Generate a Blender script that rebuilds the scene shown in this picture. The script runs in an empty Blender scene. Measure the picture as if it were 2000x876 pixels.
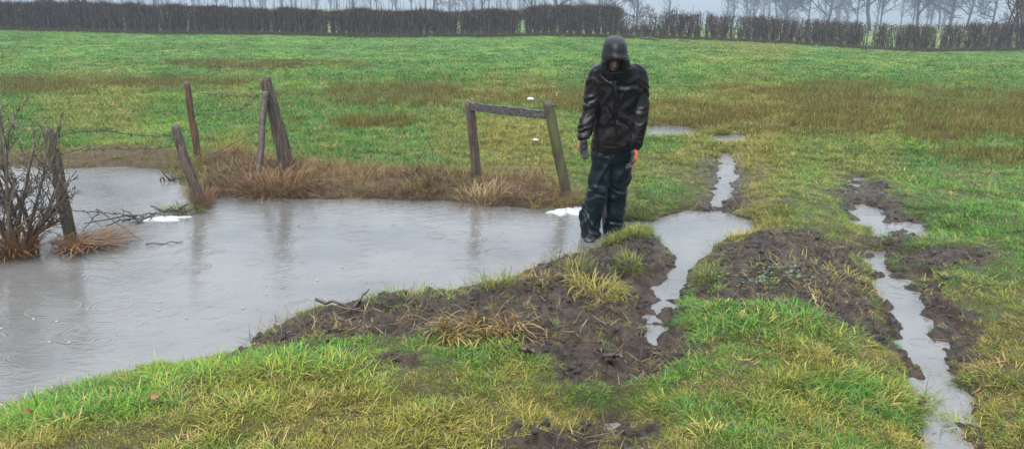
import bpy, math, random
import numpy as np
from mathutils import Vector

R = math.radians
rng = np.random.default_rng(7)
scene = bpy.context.scene

# ------------------------------------------------------------------ camera
CAM_H = 1.88
FPX = 1455.0                      # focal length in photo pixels (2000 px wide)
PITCH = math.atan(398.0 / FPX)
cam_d = bpy.data.cameras.new('camera')
cam_d.sensor_width = 36.0
cam_d.lens = FPX / 2000.0 * 36.0
cam_d.clip_start = 0.05
cam_d.clip_end = 3000.0
cam = bpy.data.objects.new('camera', cam_d)
scene.collection.objects.link(cam)
cam.location = (0, 0, CAM_H)
cam.rotation_euler = (math.pi / 2 - PITCH, 0, 0)
scene.camera = cam

# ------------------------------------------------------------------ light
SUN_EL, SUN_AZ = R(52), R(205)     # azimuth measured clockwise from +Y
world = bpy.data.worlds.new('World')
scene.world = world
world.use_nodes = True
wn, wl = world.node_tree.nodes, world.node_tree.links
wn.clear()
sky = wn.new('ShaderNodeTexSky')
sky.sky_type = 'NISHITA'
sky.sun_disc = False
sky.sun_elevation = SUN_EL
sky.sun_rotation = SUN_AZ
sky.air_density = 1.0
sky.dust_density = 4.0
sky.ozone_density = 1.0
# cloud deck: the blue of the clear sky is mostly replaced by even pale grey
deck = wn.new('ShaderNodeMix'); deck.data_type = 'RGBA'
deck.inputs['Factor'].default_value = 0.90
# standard overcast sky: three or four times brighter overhead than at the misty horizon
wtc = wn.new('ShaderNodeTexCoord'); wsp = wn.new('ShaderNodeSeparateXYZ'); wl.new(wtc.outputs['Generated'], wsp.inputs[0])
wmr = wn.new('ShaderNodeMapRange'); wl.new(wsp.outputs['Z'], wmr.inputs['Value'])
wmr.inputs['From Min'].default_value = 0.0; wmr.inputs['From Max'].default_value = 1.0
wmr.inputs['To Min'].default_value = 1.0; wmr.inputs['To Max'].default_value = 4.2
wsc = wn.new('ShaderNodeVectorMath'); wsc.operation = 'SCALE'; wsc.inputs[0].default_value = (2.12, 2.42, 2.70)
wl.new(wmr.outputs[0], wsc.inputs['Scale']); wl.new(wsc.outputs[0], deck.inputs['B'])
bg = wn.new('ShaderNodeBackground')
bg.inputs['Strength'].default_value = 0.10
wo = wn.new('ShaderNodeOutputWorld')
wl.new(sky.outputs[0], deck.inputs['A'])
wl.new(deck.outputs['Result'], bg.inputs['Color'])
wl.new(bg.outputs[0], wo.inputs[0])

sun_d = bpy.data.lights.new('sun', 'SUN')
sun_d.energy = 1.3
sun_d.angle = R(45)
sun_d.color = (1.0, 0.96, 0.90)
sun = bpy.data.objects.new('sun', sun_d)
scene.collection.objects.link(sun)
sv = Vector((math.sin(SUN_AZ) * math.cos(SUN_EL), math.cos(SUN_AZ) * math.cos(SUN_EL), math.sin(SUN_EL)))
sun.rotation_euler = sv.to_track_quat('Z', 'Y').to_euler()

vs = scene.view_settings
vs.view_transform = 'Standard'
vs.look = 'None'
vs.exposure = 1.62
vs.gamma = 1.0
vs.use_curve_mapping = False
scene.cycles.max_bounces = 6
scene.cycles.volume_bounces = 0
scene.cycles.transparent_max_bounces = 8

# ------------------------------------------------------------------ photo geometry
CP, SP = math.cos(PITCH), math.sin(PITCH)
def ray(px, py):
    u, v = px - 1000.0, 438.0 - py
    return np.array([u, FPX * CP + v * SP, -FPX * SP + v * CP])
def on_z(px, py, z=0.0):
    d = ray(px, py); t = (z - CAM_H) / d[2]
    return np.array([d[0] * t, d[1] * t, z])
def on_y(px, py, y):
    d = ray(px, py); t = y / d[1]
    return np.array([d[0] * t, y, CAM_H + d[2] * t])
def mpp(p):                        # metres per photo pixel at a world point
    return (p[1] * CP + (CAM_H - p[2]) * SP) / FPX
def plan(x, y):                    # map coordinates of the water plane, in photo units
    z = -CAM_H
    f = y * CP - z * SP
    up = y * SP + z * CP
    f = np.maximum(f, 0.05)
    return 1000 + FPX * x / f, 438 - FPX * up / f

# ------------------------------------------------------------------ noise
def _hash(ix, iy, iz, s):
    n = (ix.astype(np.int64) * 374761393 + iy.astype(np.int64) * 668265263 + iz.astype(np.int64) * 2147483647 + s * 144665)
    n = n & 0xffffffff
    n = ((n ^ (n >> 13)) * 1274126177) & 0xffffffff
    n = n ^ (n >> 16)
    return (n & 0xffffff) / float(0xffffff)
def noise2(x, y, s=0):
    x = np.asarray(x, float); y = np.asarray(y, float)
    ix, iy = np.floor(x), np.floor(y)
    fx, fy = x - ix, y - iy
    fx = fx * fx * (3 - 2 * fx); fy = fy * fy * (3 - 2 * fy)
    z = np.zeros_like(ix)
    a = _hash(ix, iy, z, s); b = _hash(ix + 1, iy, z, s); c = _hash(ix, iy + 1, z, s); d = _hash(ix + 1, iy + 1, z, s)
    return (a + (b - a) * fx) * (1 - fy) + (c + (d - c) * fx) * fy
def fbm2(x, y, s=0, o=4):
    v = 0; a = 0.5; t = 0
    for k in range(o):
        v = v + a * noise2(x * 2 ** k + 17.3 * k, y * 2 ** k - 9.1 * k, s + k); t += a; a *= 0.5
    return v / t
def noise3(p, s=0):
    i = np.floor(p); f = p - i; f = f * f * (3 - 2 * f)
    r = 0
    for dx in (0, 1):
        for dy in (0, 1):
            for dz in (0, 1):
                w = (f[:, 0] if dx else 1 - f[:, 0]) * (f[:, 1] if dy else 1 - f[:, 1]) * (f[:, 2] if dz else 1 - f[:, 2])
                r = r + w * _hash(i[:, 0] + dx, i[:, 1] + dy, i[:, 2] + dz, s)
    return r
def sstep(a, b, x):
    t = np.clip((x - a) / (b - a), 0, 1)
    return t * t * (3 - 2 * t)

# ------------------------------------------------------------------ object helpers
COL = scene.collection
def tag(o, label=None, cat=None, group=None, kind=None):
    if label: o['label'] = label
    if cat: o['category'] = cat
    if group: o['group'] = group
    if kind: o['kind'] = kind
    return o
def mesh_from(name, verts, faces, smooth=False):
    me = bpy.data.meshes.new(name)
    me.from_pydata([tuple(v) for v in verts], [], [tuple(f) for f in faces])
    me.update()
    if smooth:
        me.polygons.foreach_set('use_smooth', np.ones(len(me.polygons), bool))
    return me
def fast_mesh(name, verts, quads=None, tris=None, smooth=True):
    verts = np.asarray(verts, np.float32)
    nq = 0 if quads is None else len(quads); nt = 0 if tris is None else len(tris)
    me = bpy.data.meshes.new(name)
    me.vertices.add(len(verts)); me.vertices.foreach_set('co', verts.ravel())
    loops = []
    if nq: loops.append(np.asarray(quads, np.int32).ravel())
    if nt: loops.append(np.asarray(tris, np.int32).ravel())
    loops = np.concatenate(loops)
    me.loops.add(len(loops)); me.loops.foreach_set('vertex_index', loops)
    me.polygons.add(nq + nt)
    start = np.concatenate([np.arange(nq) * 4, nq * 4 + np.arange(nt) * 3]).astype(np.int32)
    me.polygons.foreach_set('loop_start', start)
    if smooth: me.polygons.foreach_set('use_smooth', np.ones(nq + nt, bool))
    me.update(calc_edges=True)
    return me
def obj(name, me, mat=None, parent=None, loc=None):
    o = bpy.data.objects.new(name, me)
    COL.objects.link(o)
    if mat is not None and me is not None and not me.materials: me.materials.append(mat)
    if loc is not None: o.location = loc
    if parent is not None: o.parent = parent
    return o
def empty(name, loc=(0, 0, 0)):
    o = bpy.data.objects.new(name, None); COL.objects.link(o); o.location = loc
    o.empty_display_size = 0.2
    return o
def set_attr(me, name, typ, data, dom='POINT'):
    a = me.attributes.new(name, typ, dom)
    key = {'FLOAT': 'value', 'INT': 'value', 'FLOAT_VECTOR': 'vector', 'FLOAT_COLOR': 'color'}[typ]
    a.data.foreach_set(key, np.ascontiguousarray(data).ravel())

def tubes(lines, sides=5, caps=True):
    """lines: list of (points Nx3, radii N). Returns verts, quads, tris arrays."""
    V, Q, T = [], [], []; n0 = 0
    for item in lines:
        P = np.asarray(item[0], float); r = np.asarray(item[1], float)
        s = item[2] if len(item) > 2 else sides
        n = len(P)
        t = np.gradient(P, axis=0); t /= np.linalg.norm(t, axis=1)[:, None] + 1e-9
        ref = np.array([0.31, 0.95, 0.05]) if abs(t[0, 2]) > 0.7 else np.array([0.02, 0.05, 1.0])
        a = np.cross(t, ref); a /= np.linalg.norm(a, axis=1)[:, None] + 1e-9
        b = np.cross(t, a)
        ang = np.arange(s) * 2 * math.pi / s
        ring = P[:, None, :] + r[:, None, None] * (np.cos(ang)[None, :, None] * a[:, None, :] + np.sin(ang)[None, :, None] * b[:, None, :])
        V.append(ring.reshape(-1, 3))
        i = np.arange(n - 1)[:, None] * s; j = np.arange(s)[None, :]; j2 = (j + 1) % s
        Q.append((n0 + np.stack([i + j2, i + j, i + s + j, i + s + j2], -1)).reshape(-1, 4))
        if caps and s > 3:
            for base, sg in ((0, 1), ((n - 1) * s, -1)):
                for k in range(1, s - 1):
                    T.append((n0 + base, n0 + base + k, n0 + base + k + 1) if sg > 0 else (n0 + base, n0 + base + k + 1, n0 + base + k))
        n0 += n * s
    return np.concatenate(V), np.concatenate(Q), (np.array(T, int).reshape(-1, 3) if T else None)
def tube_mesh(name, lines, sides=5, caps=True):
    v, q, t = tubes(lines, sides, caps)
    return fast_mesh(name, v, q, t)

# ------------------------------------------------------------------ materials
def new_mat(name):
    m = bpy.data.materials.new(name); m.use_nodes = True
    nt = m.node_tree; nt.nodes.clear()
    out = nt.nodes.new('ShaderNodeOutputMaterial')
    return m, nt, out
def N(nt, typ, **kw):
    n = nt.nodes.new('ShaderNode' + typ)
    for k, v in kw.items():
        if k in n.inputs: n.inputs[k].default_value = v
        else: setattr(n, k, v)
    return n
def mixc(nt, fac, a, b):
    n = nt.nodes.new('ShaderNodeMix'); n.data_type = 'RGBA'
    for sock, v in (('Factor', fac), ('A', a), ('B', b)):
        if isinstance(v, (int, float)): n.inputs[sock].default_value = v
        elif isinstance(v, tuple): n.inputs[sock].default_value = v if len(v) == 4 else v + (1,)
        else: nt.links.new(v, n.inputs[sock])
    return n.outputs['Result']
def ramp(nt, src, a, b):
    n = nt.nodes.new('ShaderNodeMapRange'); n.inputs['From Min'].default_value = a; n.inputs['From Max'].default_value = b
    n.interpolation_type = 'SMOOTHSTEP'
    nt.links.new(src, n.inputs['Value']); return n.outputs['Result']
def coords(nt, scale=(1, 1, 1), kind='Object'):
    tc = nt.nodes.new('ShaderNodeTexCoord'); mp = nt.nodes.new('ShaderNodeMapping')
    mp.inputs['Scale'].default_value = scale
    nt.links.new(tc.outputs[kind], mp.inputs['Vector']); return mp.outputs[0]
def noise_n(nt, vec, scale, detail=4, rough=0.6):
    n = nt.nodes.new('ShaderNodeTexNoise'); n.inputs['Scale'].default_value = scale
    n.inputs['Detail'].default_value = detail; n.inputs['Roughness'].default_value = rough
    if vec is not None: nt.links.new(vec, n.inputs['Vector'])
    return n.outputs['Fac']
def bump(nt, h, strength=0.5, dist=0.01, prev=None):
    b = nt.nodes.new('ShaderNodeBump'); b.inputs['Strength'].default_value = strength; b.inputs['Distance'].default_value = dist
    nt.links.new(h, b.inputs['Height'])
    if prev is not None: nt.links.new(prev, b.inputs['Normal'])
    return b.outputs[0]
def pmat(name, c1, c2=None, scale=8.0, stretch=(1, 1, 1), rough=0.6, rough2=None, bmp=0.0, bscale=40.0, bdist=0.01, spec=0.5, coat=0.0, kind='Object'):
    m, nt, out = new_mat(name)
    p = N(nt, 'BsdfPrincipled'); nt.links.new(p.outputs[0], out.inputs[0])
    vec = coords(nt, stretch, kind)
    n = noise_n(nt, vec, scale)
    if c2 is None: p.inputs['Base Color'].default_value = c1 + (1,)
    else: nt.links.new(mixc(nt, ramp(nt, n, 0.35, 0.65), c1, c2), p.inputs['Base Color'])
    p.inputs['Roughness'].default_value = rough
    if rough2 is not None:
        mr = nt.nodes.new('ShaderNodeMapRange'); mr.inputs['From Min'].default_value = .3; mr.inputs['From Max'].default_value = .7
        mr.inputs['To Min'].default_value = rough; mr.inputs['To Max'].default_value = rough2
        nt.links.new(noise_n(nt, vec, scale * 1.7), mr.inputs['Value']); nt.links.new(mr.outputs[0], p.inputs['Roughness'])
    p.inputs['Specular IOR Level'].default_value = spec
    p.inputs['Coat Weight'].default_value = coat
    if bmp: nt.links.new(bump(nt, noise_n(nt, vec, bscale), bmp, bdist), p.inputs['Normal'])
    return m

def grass_mat(name, straw=(0.30, 0.22, 0.08), straw_from=0.78, transl=0.17, rough=0.40):
    m, nt, out = new_mat(name)
    a = N(nt, 'Attribute', attribute_type='INSTANCER', attribute_name='col')
    b = N(nt, 'Attribute', attribute_type='GEOMETRY', attribute_name='br')
    val = nt.nodes.new('ShaderNodeMapRange'); val.inputs['From Max'].default_value = 1
    val.inputs['To Min'].default_value = 0.55; val.inputs['To Max'].default_value = 1.45
    mul = nt.nodes.new('ShaderNodeMath'); mul.operation = 'FRACT'
    m7 = nt.nodes.new('ShaderNodeMath'); m7.operation = 'MULTIPLY'; m7.inputs[1].default_value = 7.31
    nt.links.new(b.outputs['Fac'], m7.inputs[0]); nt.links.new(m7.outputs[0], mul.inputs[0]); nt.links.new(mul.outputs[0], val.inputs['Value'])
    vm = nt.nodes.new('ShaderNodeVectorMath'); vm.operation = 'SCALE'
    nt.links.new(a.outputs['Color'], vm.inputs[0]); nt.links.new(val.outputs[0], vm.inputs['Scale'])
    col = mixc(nt, ramp(nt, b.outputs['Fac'], straw_from, min(straw_from + 0.1, 1.0)), vm.outputs[0], straw)
    p = N(nt, 'BsdfPrincipled', Roughness=rough); nt.links.new(col, p.inputs['Base Color'])
    p.inputs['Specular IOR Level'].default_value = 0.16
    tr = N(nt, 'BsdfTranslucent'); nt.links.new(col, tr.inputs['Color'])
    mx = nt.nodes.new('ShaderNodeMixShader'); mx.inputs[0].default_value = transl
    nt.links.new(p.outputs[0], mx.inputs[1]); nt.links.new(tr.outputs[0], mx.inputs[2]); nt.links.new(mx.outputs[0], out.inputs[0])
    return m
def blade_mat(name, c1, c2, transl=0.2):
    """grass of a single tussock: colour differs from blade to blade"""
    m, nt, out = new_mat(name)
    b = N(nt, 'Attribute', attribute_type='GEOMETRY', attribute_name='br')
    col = mixc(nt, b.outputs['Fac'], c1, c2)
    p = N(nt, 'BsdfPrincipled', Roughness=0.45); nt.links.new(col, p.inputs['Base Color']); p.inputs['Specular IOR Level'].default_value = 0.18
    tr = N(nt, 'BsdfTranslucent'); nt.links.new(col, tr.inputs['Color'])
    mx = nt.nodes.new('ShaderNodeMixShader'); mx.inputs[0].default_value = transl
    nt.links.new(p.outputs[0], mx.inputs[1]); nt.links.new(tr.outputs[0], mx.inputs[2]); nt.links.new(mx.outputs[0], out.inputs[0])
    return m

# ------------------------------------------------------------------ plan of the flooded meadow (outlines read on the water plane)
def poly_z(pts, z=0.0):
    return np.array([on_z(a, b, z)[:2] for a, b in pts])
POND = poly_z([(-420, 960), (-150, 870), (0, 815), (80, 789), (150, 762), (225, 738), (300, 713), (360, 712), (420, 702), (490, 676), (520, 645), (570, 622),
    (620, 603), (700, 590), (760, 578), (840, 572), (910, 562), (990, 545), (1060, 515), (1105, 506), (1135, 499), (1160, 490), (1178, 478), (1190, 458), (1225, 444), (1262, 444),
    (1290, 468), (1315, 498), (1318, 520), (1300, 548), (1262, 562), (1252, 600), (1262, 640), (1266, 690), (1236, 712), (1262, 718), (1286, 684), (1292, 650), (1312, 618),
    (1336, 588), (1346, 558), (1344, 525), (1385, 490), (1420, 470), (1470, 454), (1478, 440), (1450, 424), (1400, 411), (1340, 412), (1300, 424), (1262, 432), (1222, 432), (1180, 426), (1138, 410),
    (1075, 408), (1000, 404), (940, 398), (880, 393), (780, 391), (700, 386), (600, 389), (500, 385), (460, 388), (430, 380), (402, 388), (386, 402), (369, 387), (366, 362), (342, 342),
    (320, 331), (250, 325), (140, 328), (0, 324), (-500, 322)])
RUT_NEAR = poly_z([(1690, 488), (1740, 491), (1747, 525), (1785, 555), (1800, 580), (1816, 610), (1840, 640), (1855, 680), (1872, 722), (1862, 742), (1905, 775), (1925, 876),
    (1950, 960), (1820, 960), (1800, 876), (1782, 780), (1765, 720), (1747, 660), (1735, 625), (1720, 600), (1710, 560), (1700, 525)])
RUT_FAR = poly_z([(1652, 402), (1685, 397), (1720, 410), (1742, 432), (1790, 430), (1832, 462), (1800, 471), (1770, 456), (1742, 458), (1730, 466), (1700, 466), (1688, 450), (1658, 432)])
THIN = [poly_z(q) for q in ([(1406, 300), (1428, 298), (1440, 345), (1427, 375), (1418, 405), (1386, 404), (1396, 370), (1403, 340)],
    [(1255, 245), (1350, 246), (1362, 266), (1262, 270)], [(1380, 264), (1462, 263), (1462, 279), (1395, 280)],
    [(1662, 346), (1682, 346), (1686, 386), (1668, 384)], [(1168, 830), (1208, 820), (1212, 832), (1185, 842)])]
WATERS = [POND, RUT_NEAR, RUT_FAR] + THIN
MUD = [poly_z(q, 0.08) for q in (
    [(470, 668), (500, 640), (620, 585), (750, 565), (900, 555), (1000, 530), (1060, 500), (1130, 478), (1180, 470), (1262, 452), (1300, 480), (1322, 510), (1345, 560), (1300, 600), (1330, 630), (1365, 640),
     (1372, 690), (1320, 722), (1240, 745), (1130, 740), (1060, 720), (1010, 704), (960, 684), (880, 676), (780, 676), (700, 670), (600, 678), (540, 684), (478, 684)],
    [(1340, 545), (1400, 482), (1470, 448), (1560, 455), (1640, 480), (1690, 470), (1712, 560), (1724, 600), (1760, 680), (1700, 660), (1640, 636), (1580, 618), (1480, 610), (1400, 592), (1340, 600)],
    [(1740, 480), (1840, 485), (1930, 495), (1945, 520), (1880, 530), (1830, 560), (1860, 590), (1900, 630), (1895, 690), (1860, 690), (1835, 640), (1810, 605), (1775, 555), (1740, 525)],
    [(1715, 405), (1790, 415), (1845, 462), (1790, 485), (1690, 490), (1690, 465), (1745, 455)],
    [(1030, 850), (1120, 825), (1160, 810), (1230, 805), (1245, 850), (1200, 900), (1000, 900)],
    [(1375, 300), (1450, 300), (1450, 405), (1370, 405)], [(1640, 345), (1720, 350), (1760, 405), (1650, 400)], [(770, 725), (810, 718), (815, 738), (775, 742)])]
STRAW = [poly_z(q, 0.06) for q in (
    [(382, 400), (380, 335), (400, 296), (470, 285), (530, 318), (600, 318), (700, 326), (850, 338), (930, 348), (1060, 350), (1125, 395), (1060, 408), (900, 400), (600, 392), (450, 390)],
    [(-500, 300), (0, 298), (140, 292), (300, 290), (360, 300), (372, 345), (330, 335), (250, 328), (140, 331), (-500, 330)])]

def sdist(x, y, polys):
    """signed distance to a union of outlines, negative inside"""
    best = np.full(x.shape, 1e9); ins = np.zeros(x.shape, bool)
    for P in polys:
        inside = np.zeros(x.shape, bool)
        for i in range(len(P)):
            x1, y1 = P[i]; x2, y2 = P[(i + 1) % len(P)]
            dx, dy = x2 - x1, y2 - y1
            t = np.clip(((x - x1) * dx + (y - y1) * dy) / (dx * dx + dy * dy + 1e-12), 0, 1)
            d2 = (x - x1 - t * dx) ** 2 + (y - y1 - t * dy) ** 2
            best = np.minimum(best, d2)
            if dy != 0:
                c = ((y1 > y) != (y2 > y)) & (x < dx * (y - y1) / dy + x1)
                inside ^= c
        ins |= inside
    d = np.sqrt(best)
    return np.where(ins, -d, d)
def near_eval(x, y, fn, default, ymax=16.0):
    out = np.full(x.shape, default, float)
    m = (y < ymax) & (y > -2) & (np.abs(x) < 14)
    if m.any(): out[m] = fn(x[m], y[m])
    return out
def warp(x, y):
    a = 0.06 * np.clip(y / 6, 0.6, 2)
    return (x + a * (fbm2(x * 5, y * 5, 11, 3) - 0.5) * 2, y + a * (fbm2(x * 5 + 40, y * 5, 12, 3) - 0.5) * 2)
def d_water(x, y):
    xw, yw = warp(x, y)
    return near_eval(x, y, lambda a, b: sdist(*warp(a, b), WATERS), 9.0)
def d_mud(x, y):
    def f(a, b):
        n = (fbm2(a * 3.0, b * 3.0, 21, 3) - 0.5) * 0.35 + (fbm2(a * 14, b * 14, 22, 2) - 0.5) * 0.22
        return sdist(a, b, MUD) + n
    return near_eval(x, y, f, 9.0)
def d_straw(x, y):
    def f(a, b):
        return sdist(a, b, STRAW) + (fbm2(a * 2.5, b * 2.5, 31, 3) - 0.5) * 0.5
    return near_eval(x, y, f, 9.0)

HX = np.array([(p - 1000) / FPX * 50 for p in (-600, 0, 400, 800, 1200, 1300, 1500, 1700, 2000, 2600)])
HZ = np.array([CAM_H - (p - 40) / FPX * 50 for p in (50, 58, 65, 72, 70, 73, 84, 94, 98, 100)])
def height(x, y, full=False):
    x = np.asarray(x, float); y = np.asarray(y, float)
    dw = d_water(x, y); dm = d_mud(x, y); ds = d_straw(x, y)
    mud = sstep(0.05, -0.06, dm)
    A = 0.05 + 0.075 * sstep(9.5, 6.0, y) + 0.06 * sstep(0.1, -0.2, ds)
    land = A * (1 - np.exp(-np.maximum(dw, 0) / 0.28)) + 0.012 * np.minimum(np.maximum(dw, 0), 0.05) / 0.05
    land += (fbm2(x * 0.9, y * 0.9, 1, 3) - 0.5) * 0.07 * sstep(0.0, 0.8, dw)
    land += (fbm2(x * 5, y * 5, 2, 3) - 0.5) * 0.035 * sstep(0.0, 0.2, dw)
    clod = fbm2(x * 9, y * 9, 3, 4); ridge = 1 - np.abs(fbm2(x * 6, y * 6, 5, 4) - 0.5) * 4
    land += mud * sstep(-0.01, 0.12, dw) * ((clod - 0.5) * 0.12 + ridge * 0.020 - 0.015 + (fbm2(x * 24, y * 24, 6, 3) - 0.5) * 0.055)
    px_, py_ = plan(x, y); rut = sstep(1590, 1640, px_) + sstep(1225, 1245, px_) * sstep(540, 600, py_) * sstep(1420, 1380, px_)
    rut = np.clip(rut, 0, 1)
    mid = sstep(570, 640, py_) * sstep(1225, 1245, px_) * sstep(1420, 1380, px_)
    bed = -(0.16 - 0.07 * rut) * (1 - np.exp(np.minimum(dw, 0) / 0.18)) + (fbm2(x * 8, y * 8, 15, 4) - 0.46) * (0.05 + 0.13 * rut + .03 * mid) * sstep(-0.3, -0.02, dw) + mud * (clod - 0.44) * 0.06 * sstep(-0.25, 0, dw)
    bed += 0.045 * rut * sstep(720, 800, py_) * (fbm2(x * 5, y * 5, 16, 3) - .3)
    h = np.where(dw > 0, land, bed)
    # the meadow climbs gently to the hedge, more on the left than on the right
    prof = np.interp(x, HX, HZ)
    s = sstep(12.5, 52.0, y)
    h = h + s * (prof - 0.06) + sstep(52, 200, y) * 3.2 * sstep(30, -40, x) + sstep(15, 40, y) * (fbm2(x * 0.12, y * 0.12, 8, 3) - 0.5) * 0.25 * sstep(49, 44, np.abs(y - 25) + 20)
    if full: return h, dw, dm, ds
    return h
def gz(x, y):
    return float(height(np.array([x]), np.array([y]))[0])

# colour of the sward: green, olive, straw and rush brown in patches
BLOBS_GREEN = [(640, 690, 260, 45), (900, 745, 170, 60), (1500, 690, 190, 90), (1560, 810, 220, 60), (90, 850, 220, 50), (1290, 385, 75, 28), (1960, 455, 170, 26), (1380, 600, 60, 70),
    (1000, 130, 380, 42), (1720, 150, 330, 32), (230, 120, 260, 24), (180, 276, 110, 14), (620, 200, 120, 10), (1010, 222, 110, 14), (1240, 160, 200, 30), (1260, 290, 70, 18), (600, 235, 80, 10), (420, 240, 150, 24)]
BLOBS_RUSH = [(700, 246, 120, 11), (900, 197, 300, 20), (1150, 205, 120, 22), (1420, 236, 200, 16), (1330, 222, 120, 14), (1700, 200, 300, 26), (1900, 262, 260, 24), (1650, 245, 250, 22), (60, 180, 120, 12), (330, 175, 160, 10),
    (1960, 318, 130, 16), (1560, 190, 160, 16), (520, 145, 160, 8), (1750, 232, 330, 22), (1500, 225, 240, 16), (1950, 215, 160, 22), (800, 190, 200, 12)]
def blobs(px, py, L):
    v = np.zeros(px.shape)
    for cx, cy, rx, ry in L:
        v = np.maximum(v, np.exp(-((px - cx) / rx) ** 2 - ((py - cy) / ry) ** 2))
    return v
def patches(x, y):
    px, py = plan(x, y)
    g = blobs(px, py, BLOBS_GREEN); r = blobs(px, py, BLOBS_RUSH)
    sc = np.clip(6.0 / np.maximum(y, 1), 0.12, 1.2)
    n1 = fbm2(x * 1.2 * sc, y * 1.5 * sc, 41, 4); n2 = fbm2(x * 2.6 * sc, y * 4.2 * sc, 43, 3)
    green = np.clip(0.29 + 0.75 * g + (n1 - 0.5) * 2.4 + (n2 - 0.5) * 1.2 + 0.22 * sstep(16, 26, y), 0, 1)
    n3 = fbm2(x * 0.9, y * 1.1, 49, 4)
    rush = np.clip((r * (1.05 + (n2 - 0.5) * 3.6 + (n1 - 0.5) * 2.0 + (n3 - 0.5) * 3.2) - 0.26) * 1.1, 0, .8) * sstep(8.5, 10.5, y)
    return green, rush
C_GREEN = np.array([0.064, 0.172, 0.018]); C_BRIGHT = np.array([0.125, 0.255, 0.024]); C_BLUE = np.array([0.060, 0.170, 0.050])
C_OLIVE = np.array([0.195, 0.180, 0.026]); C_STRAW = np.array([0.36, 0.26, 0.085]); C_RUSH = np.array([0.120, 0.078, 0.014])
def sward(x, y, jitter=True):
    g, r = patches(x, y)
    n = len(x)
    k = rng.random(n) if jitter else np.full(n, 0.5)
    g2 = np.clip(g + (rng.random(n) - 0.5) * 0.7 * jitter, 0, 1)[:, None]
    br = sstep(0.45, 0.75, fbm2(x * 0.8, y * 0.6, 47, 3))[:, None]
    gr = C_GREEN * (1 - br) + C_BRIGHT * br
    gr = np.where((k < 0.16)[:, None] & jitter, C_BLUE, gr)
    c = C_OLIVE * (1 - g2) + gr * g2
    if jitter:
        st = (rng.random(n) < 0.08 + 0.12 * (1 - g))[:, None]
        c = np.where(st, C_STRAW * 0.8 + C_OLIVE * 0.2, c)
    c = c * (1 - r[:, None] * 0.55) + C_RUSH * r[:, None] * 0.55
    if jitter: ja = 0.8 - 0.45 * sstep(7, 16, y); c = c * (1 - ja / 2 + ja * rng.random(n))[:, None]
    return np.clip(c, 0.003, 1)

# ------------------------------------------------------------------ ground sheet
def axis_x():
    fine = np.arange(-4.3, 4.9, 0.016)
    out = []; s = 0.016; v = fine[-1]
    while v < 330: s *= 1.062; v += s; out.append(v)
    left = []; s = 0.016; v = fine[0]
    while v > -330: s *= 1.062; v -= s; left.append(v)
    return np.array(left[::-1] + list(fine) + out)
def axis_y():
    out = [-30, -20, -12, -8, -5, -3, -2, -1, 0, 0.6, 1.1, 1.5]; v = 1.8
    while v < 13: out.append(v); v += max(0.006 * v, 0.015)
    s = 0.08
    while v < 340: out.append(v); s = min(s * 1.05, 0.03 * v); v += s
    return np.array(out)
GX, GY = axis_x(), axis_y()
gx, gy = np.meshgrid(GX, GY); gxf, gyf = gx.ravel(), gy.ravel()
gh, gdw, gdm, gds = height(gxf, gyf, True)
nx, ny = len(GX), len(GY)
ii = (np.arange(ny - 1)[:, None] * nx + np.arange(nx - 1)[None, :]).ravel()
me = fast_mesh('ground', np.stack([gxf, gyf, gh], 1), np.stack([ii, ii + 1, ii + 1 + nx, ii + nx], 1))
gc = sward(gxf, gyf, False)
thatch = np.array([0.050, 0.038, 0.016])
nearw = sstep(16, 9, gyf)[:, None]
gc = gc * 0.8
gc = gc * (1 - 0.86 * nearw) + thatch * 0.86 * nearw
stw = sstep(0.1, -0.1, gds)[:, None]
gc = gc * (1 - stw) + np.array([0.075, 0.045, 0.022]) * stw
set_attr(me, 'gcol', 'FLOAT_COLOR', np.concatenate([gc, np.ones((len(gc), 1))], 1).astype(np.float32))
gm = np.maximum(sstep(0.06, -0.05, gdm), sstep(0.07, 0.0, gdw))
set_attr(me, 'mud', 'FLOAT', gm.astype(np.float32))
M_ground, nt, out = new_mat('meadow_soil')
ac = N(nt, 'Attribute', attribute_name='gcol'); am = N(nt, 'Attribute', attribute_name='mud')
vec = coords(nt, (1, 1, 1))
nf = noise_n(nt, vec, 5.0, 8, 0.7)
vv = nt.nodes.new('ShaderNodeMapRange'); vv.inputs['From Min'].default_value = .25; vv.inputs['From Max'].default_value = .75; vv.inputs['To Min'].default_value = .6; vv.inputs['To Max'].default_value = 1.4
nt.links.new(nf, vv.inputs['Value'])
vm = nt.nodes.new('ShaderNodeVectorMath'); vm.operation = 'SCALE'; nt.links.new(ac.outputs['Color'], vm.inputs[0]); nt.links.new(vv.outputs[0], vm.inputs['Scale'])
mudc = mixc(nt, ramp(nt, noise_n(nt, vec, 11, 6), .35, .65), (0.016, 0.0095, 0.006), (0.062, 0.038, 0.023))
colr = mixc(nt, am.outputs['Fac'], vm.outputs[0], mudc)
p = N(nt, 'BsdfPrincipled'); nt.links.new(p.outputs[0], out.inputs[0]); nt.links.new(colr, p.inputs['Base Color']); p.inputs['Specular IOR Level'].default_value = 0.34
rr = nt.nodes.new('ShaderNodeMapRange'); rr.inputs['From Min'].default_value = .42; rr.inputs['From Max'].default_value = .58; rr.inputs['To Min'].default_value = .12; rr.inputs['To Max'].default_value = .70
nt.links.new(noise_n(nt, vec, 9, 4), rr.inputs['Value'])
r2 = nt.nodes.new('ShaderNodeMix'); r2.inputs['A'].default_value = 0.85; nt.links.new(am.outputs['Fac'], r2.inputs['Factor']); nt.links.new(rr.outputs[0], r2.inputs['B'])
nt.links.new(r2.outputs[0], p.inputs['Roughness'])
b1 = bump(nt, noise_n(nt, vec, 45, 8, 0.75), 1.0, 0.02)
nt.links.new(b1, p.inputs['Normal'])
tag(obj('ground', me, M_ground), 'gently rising wet meadow ground with muddy wheel ruts and trampled banks', 'ground', kind='structure')

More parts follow.
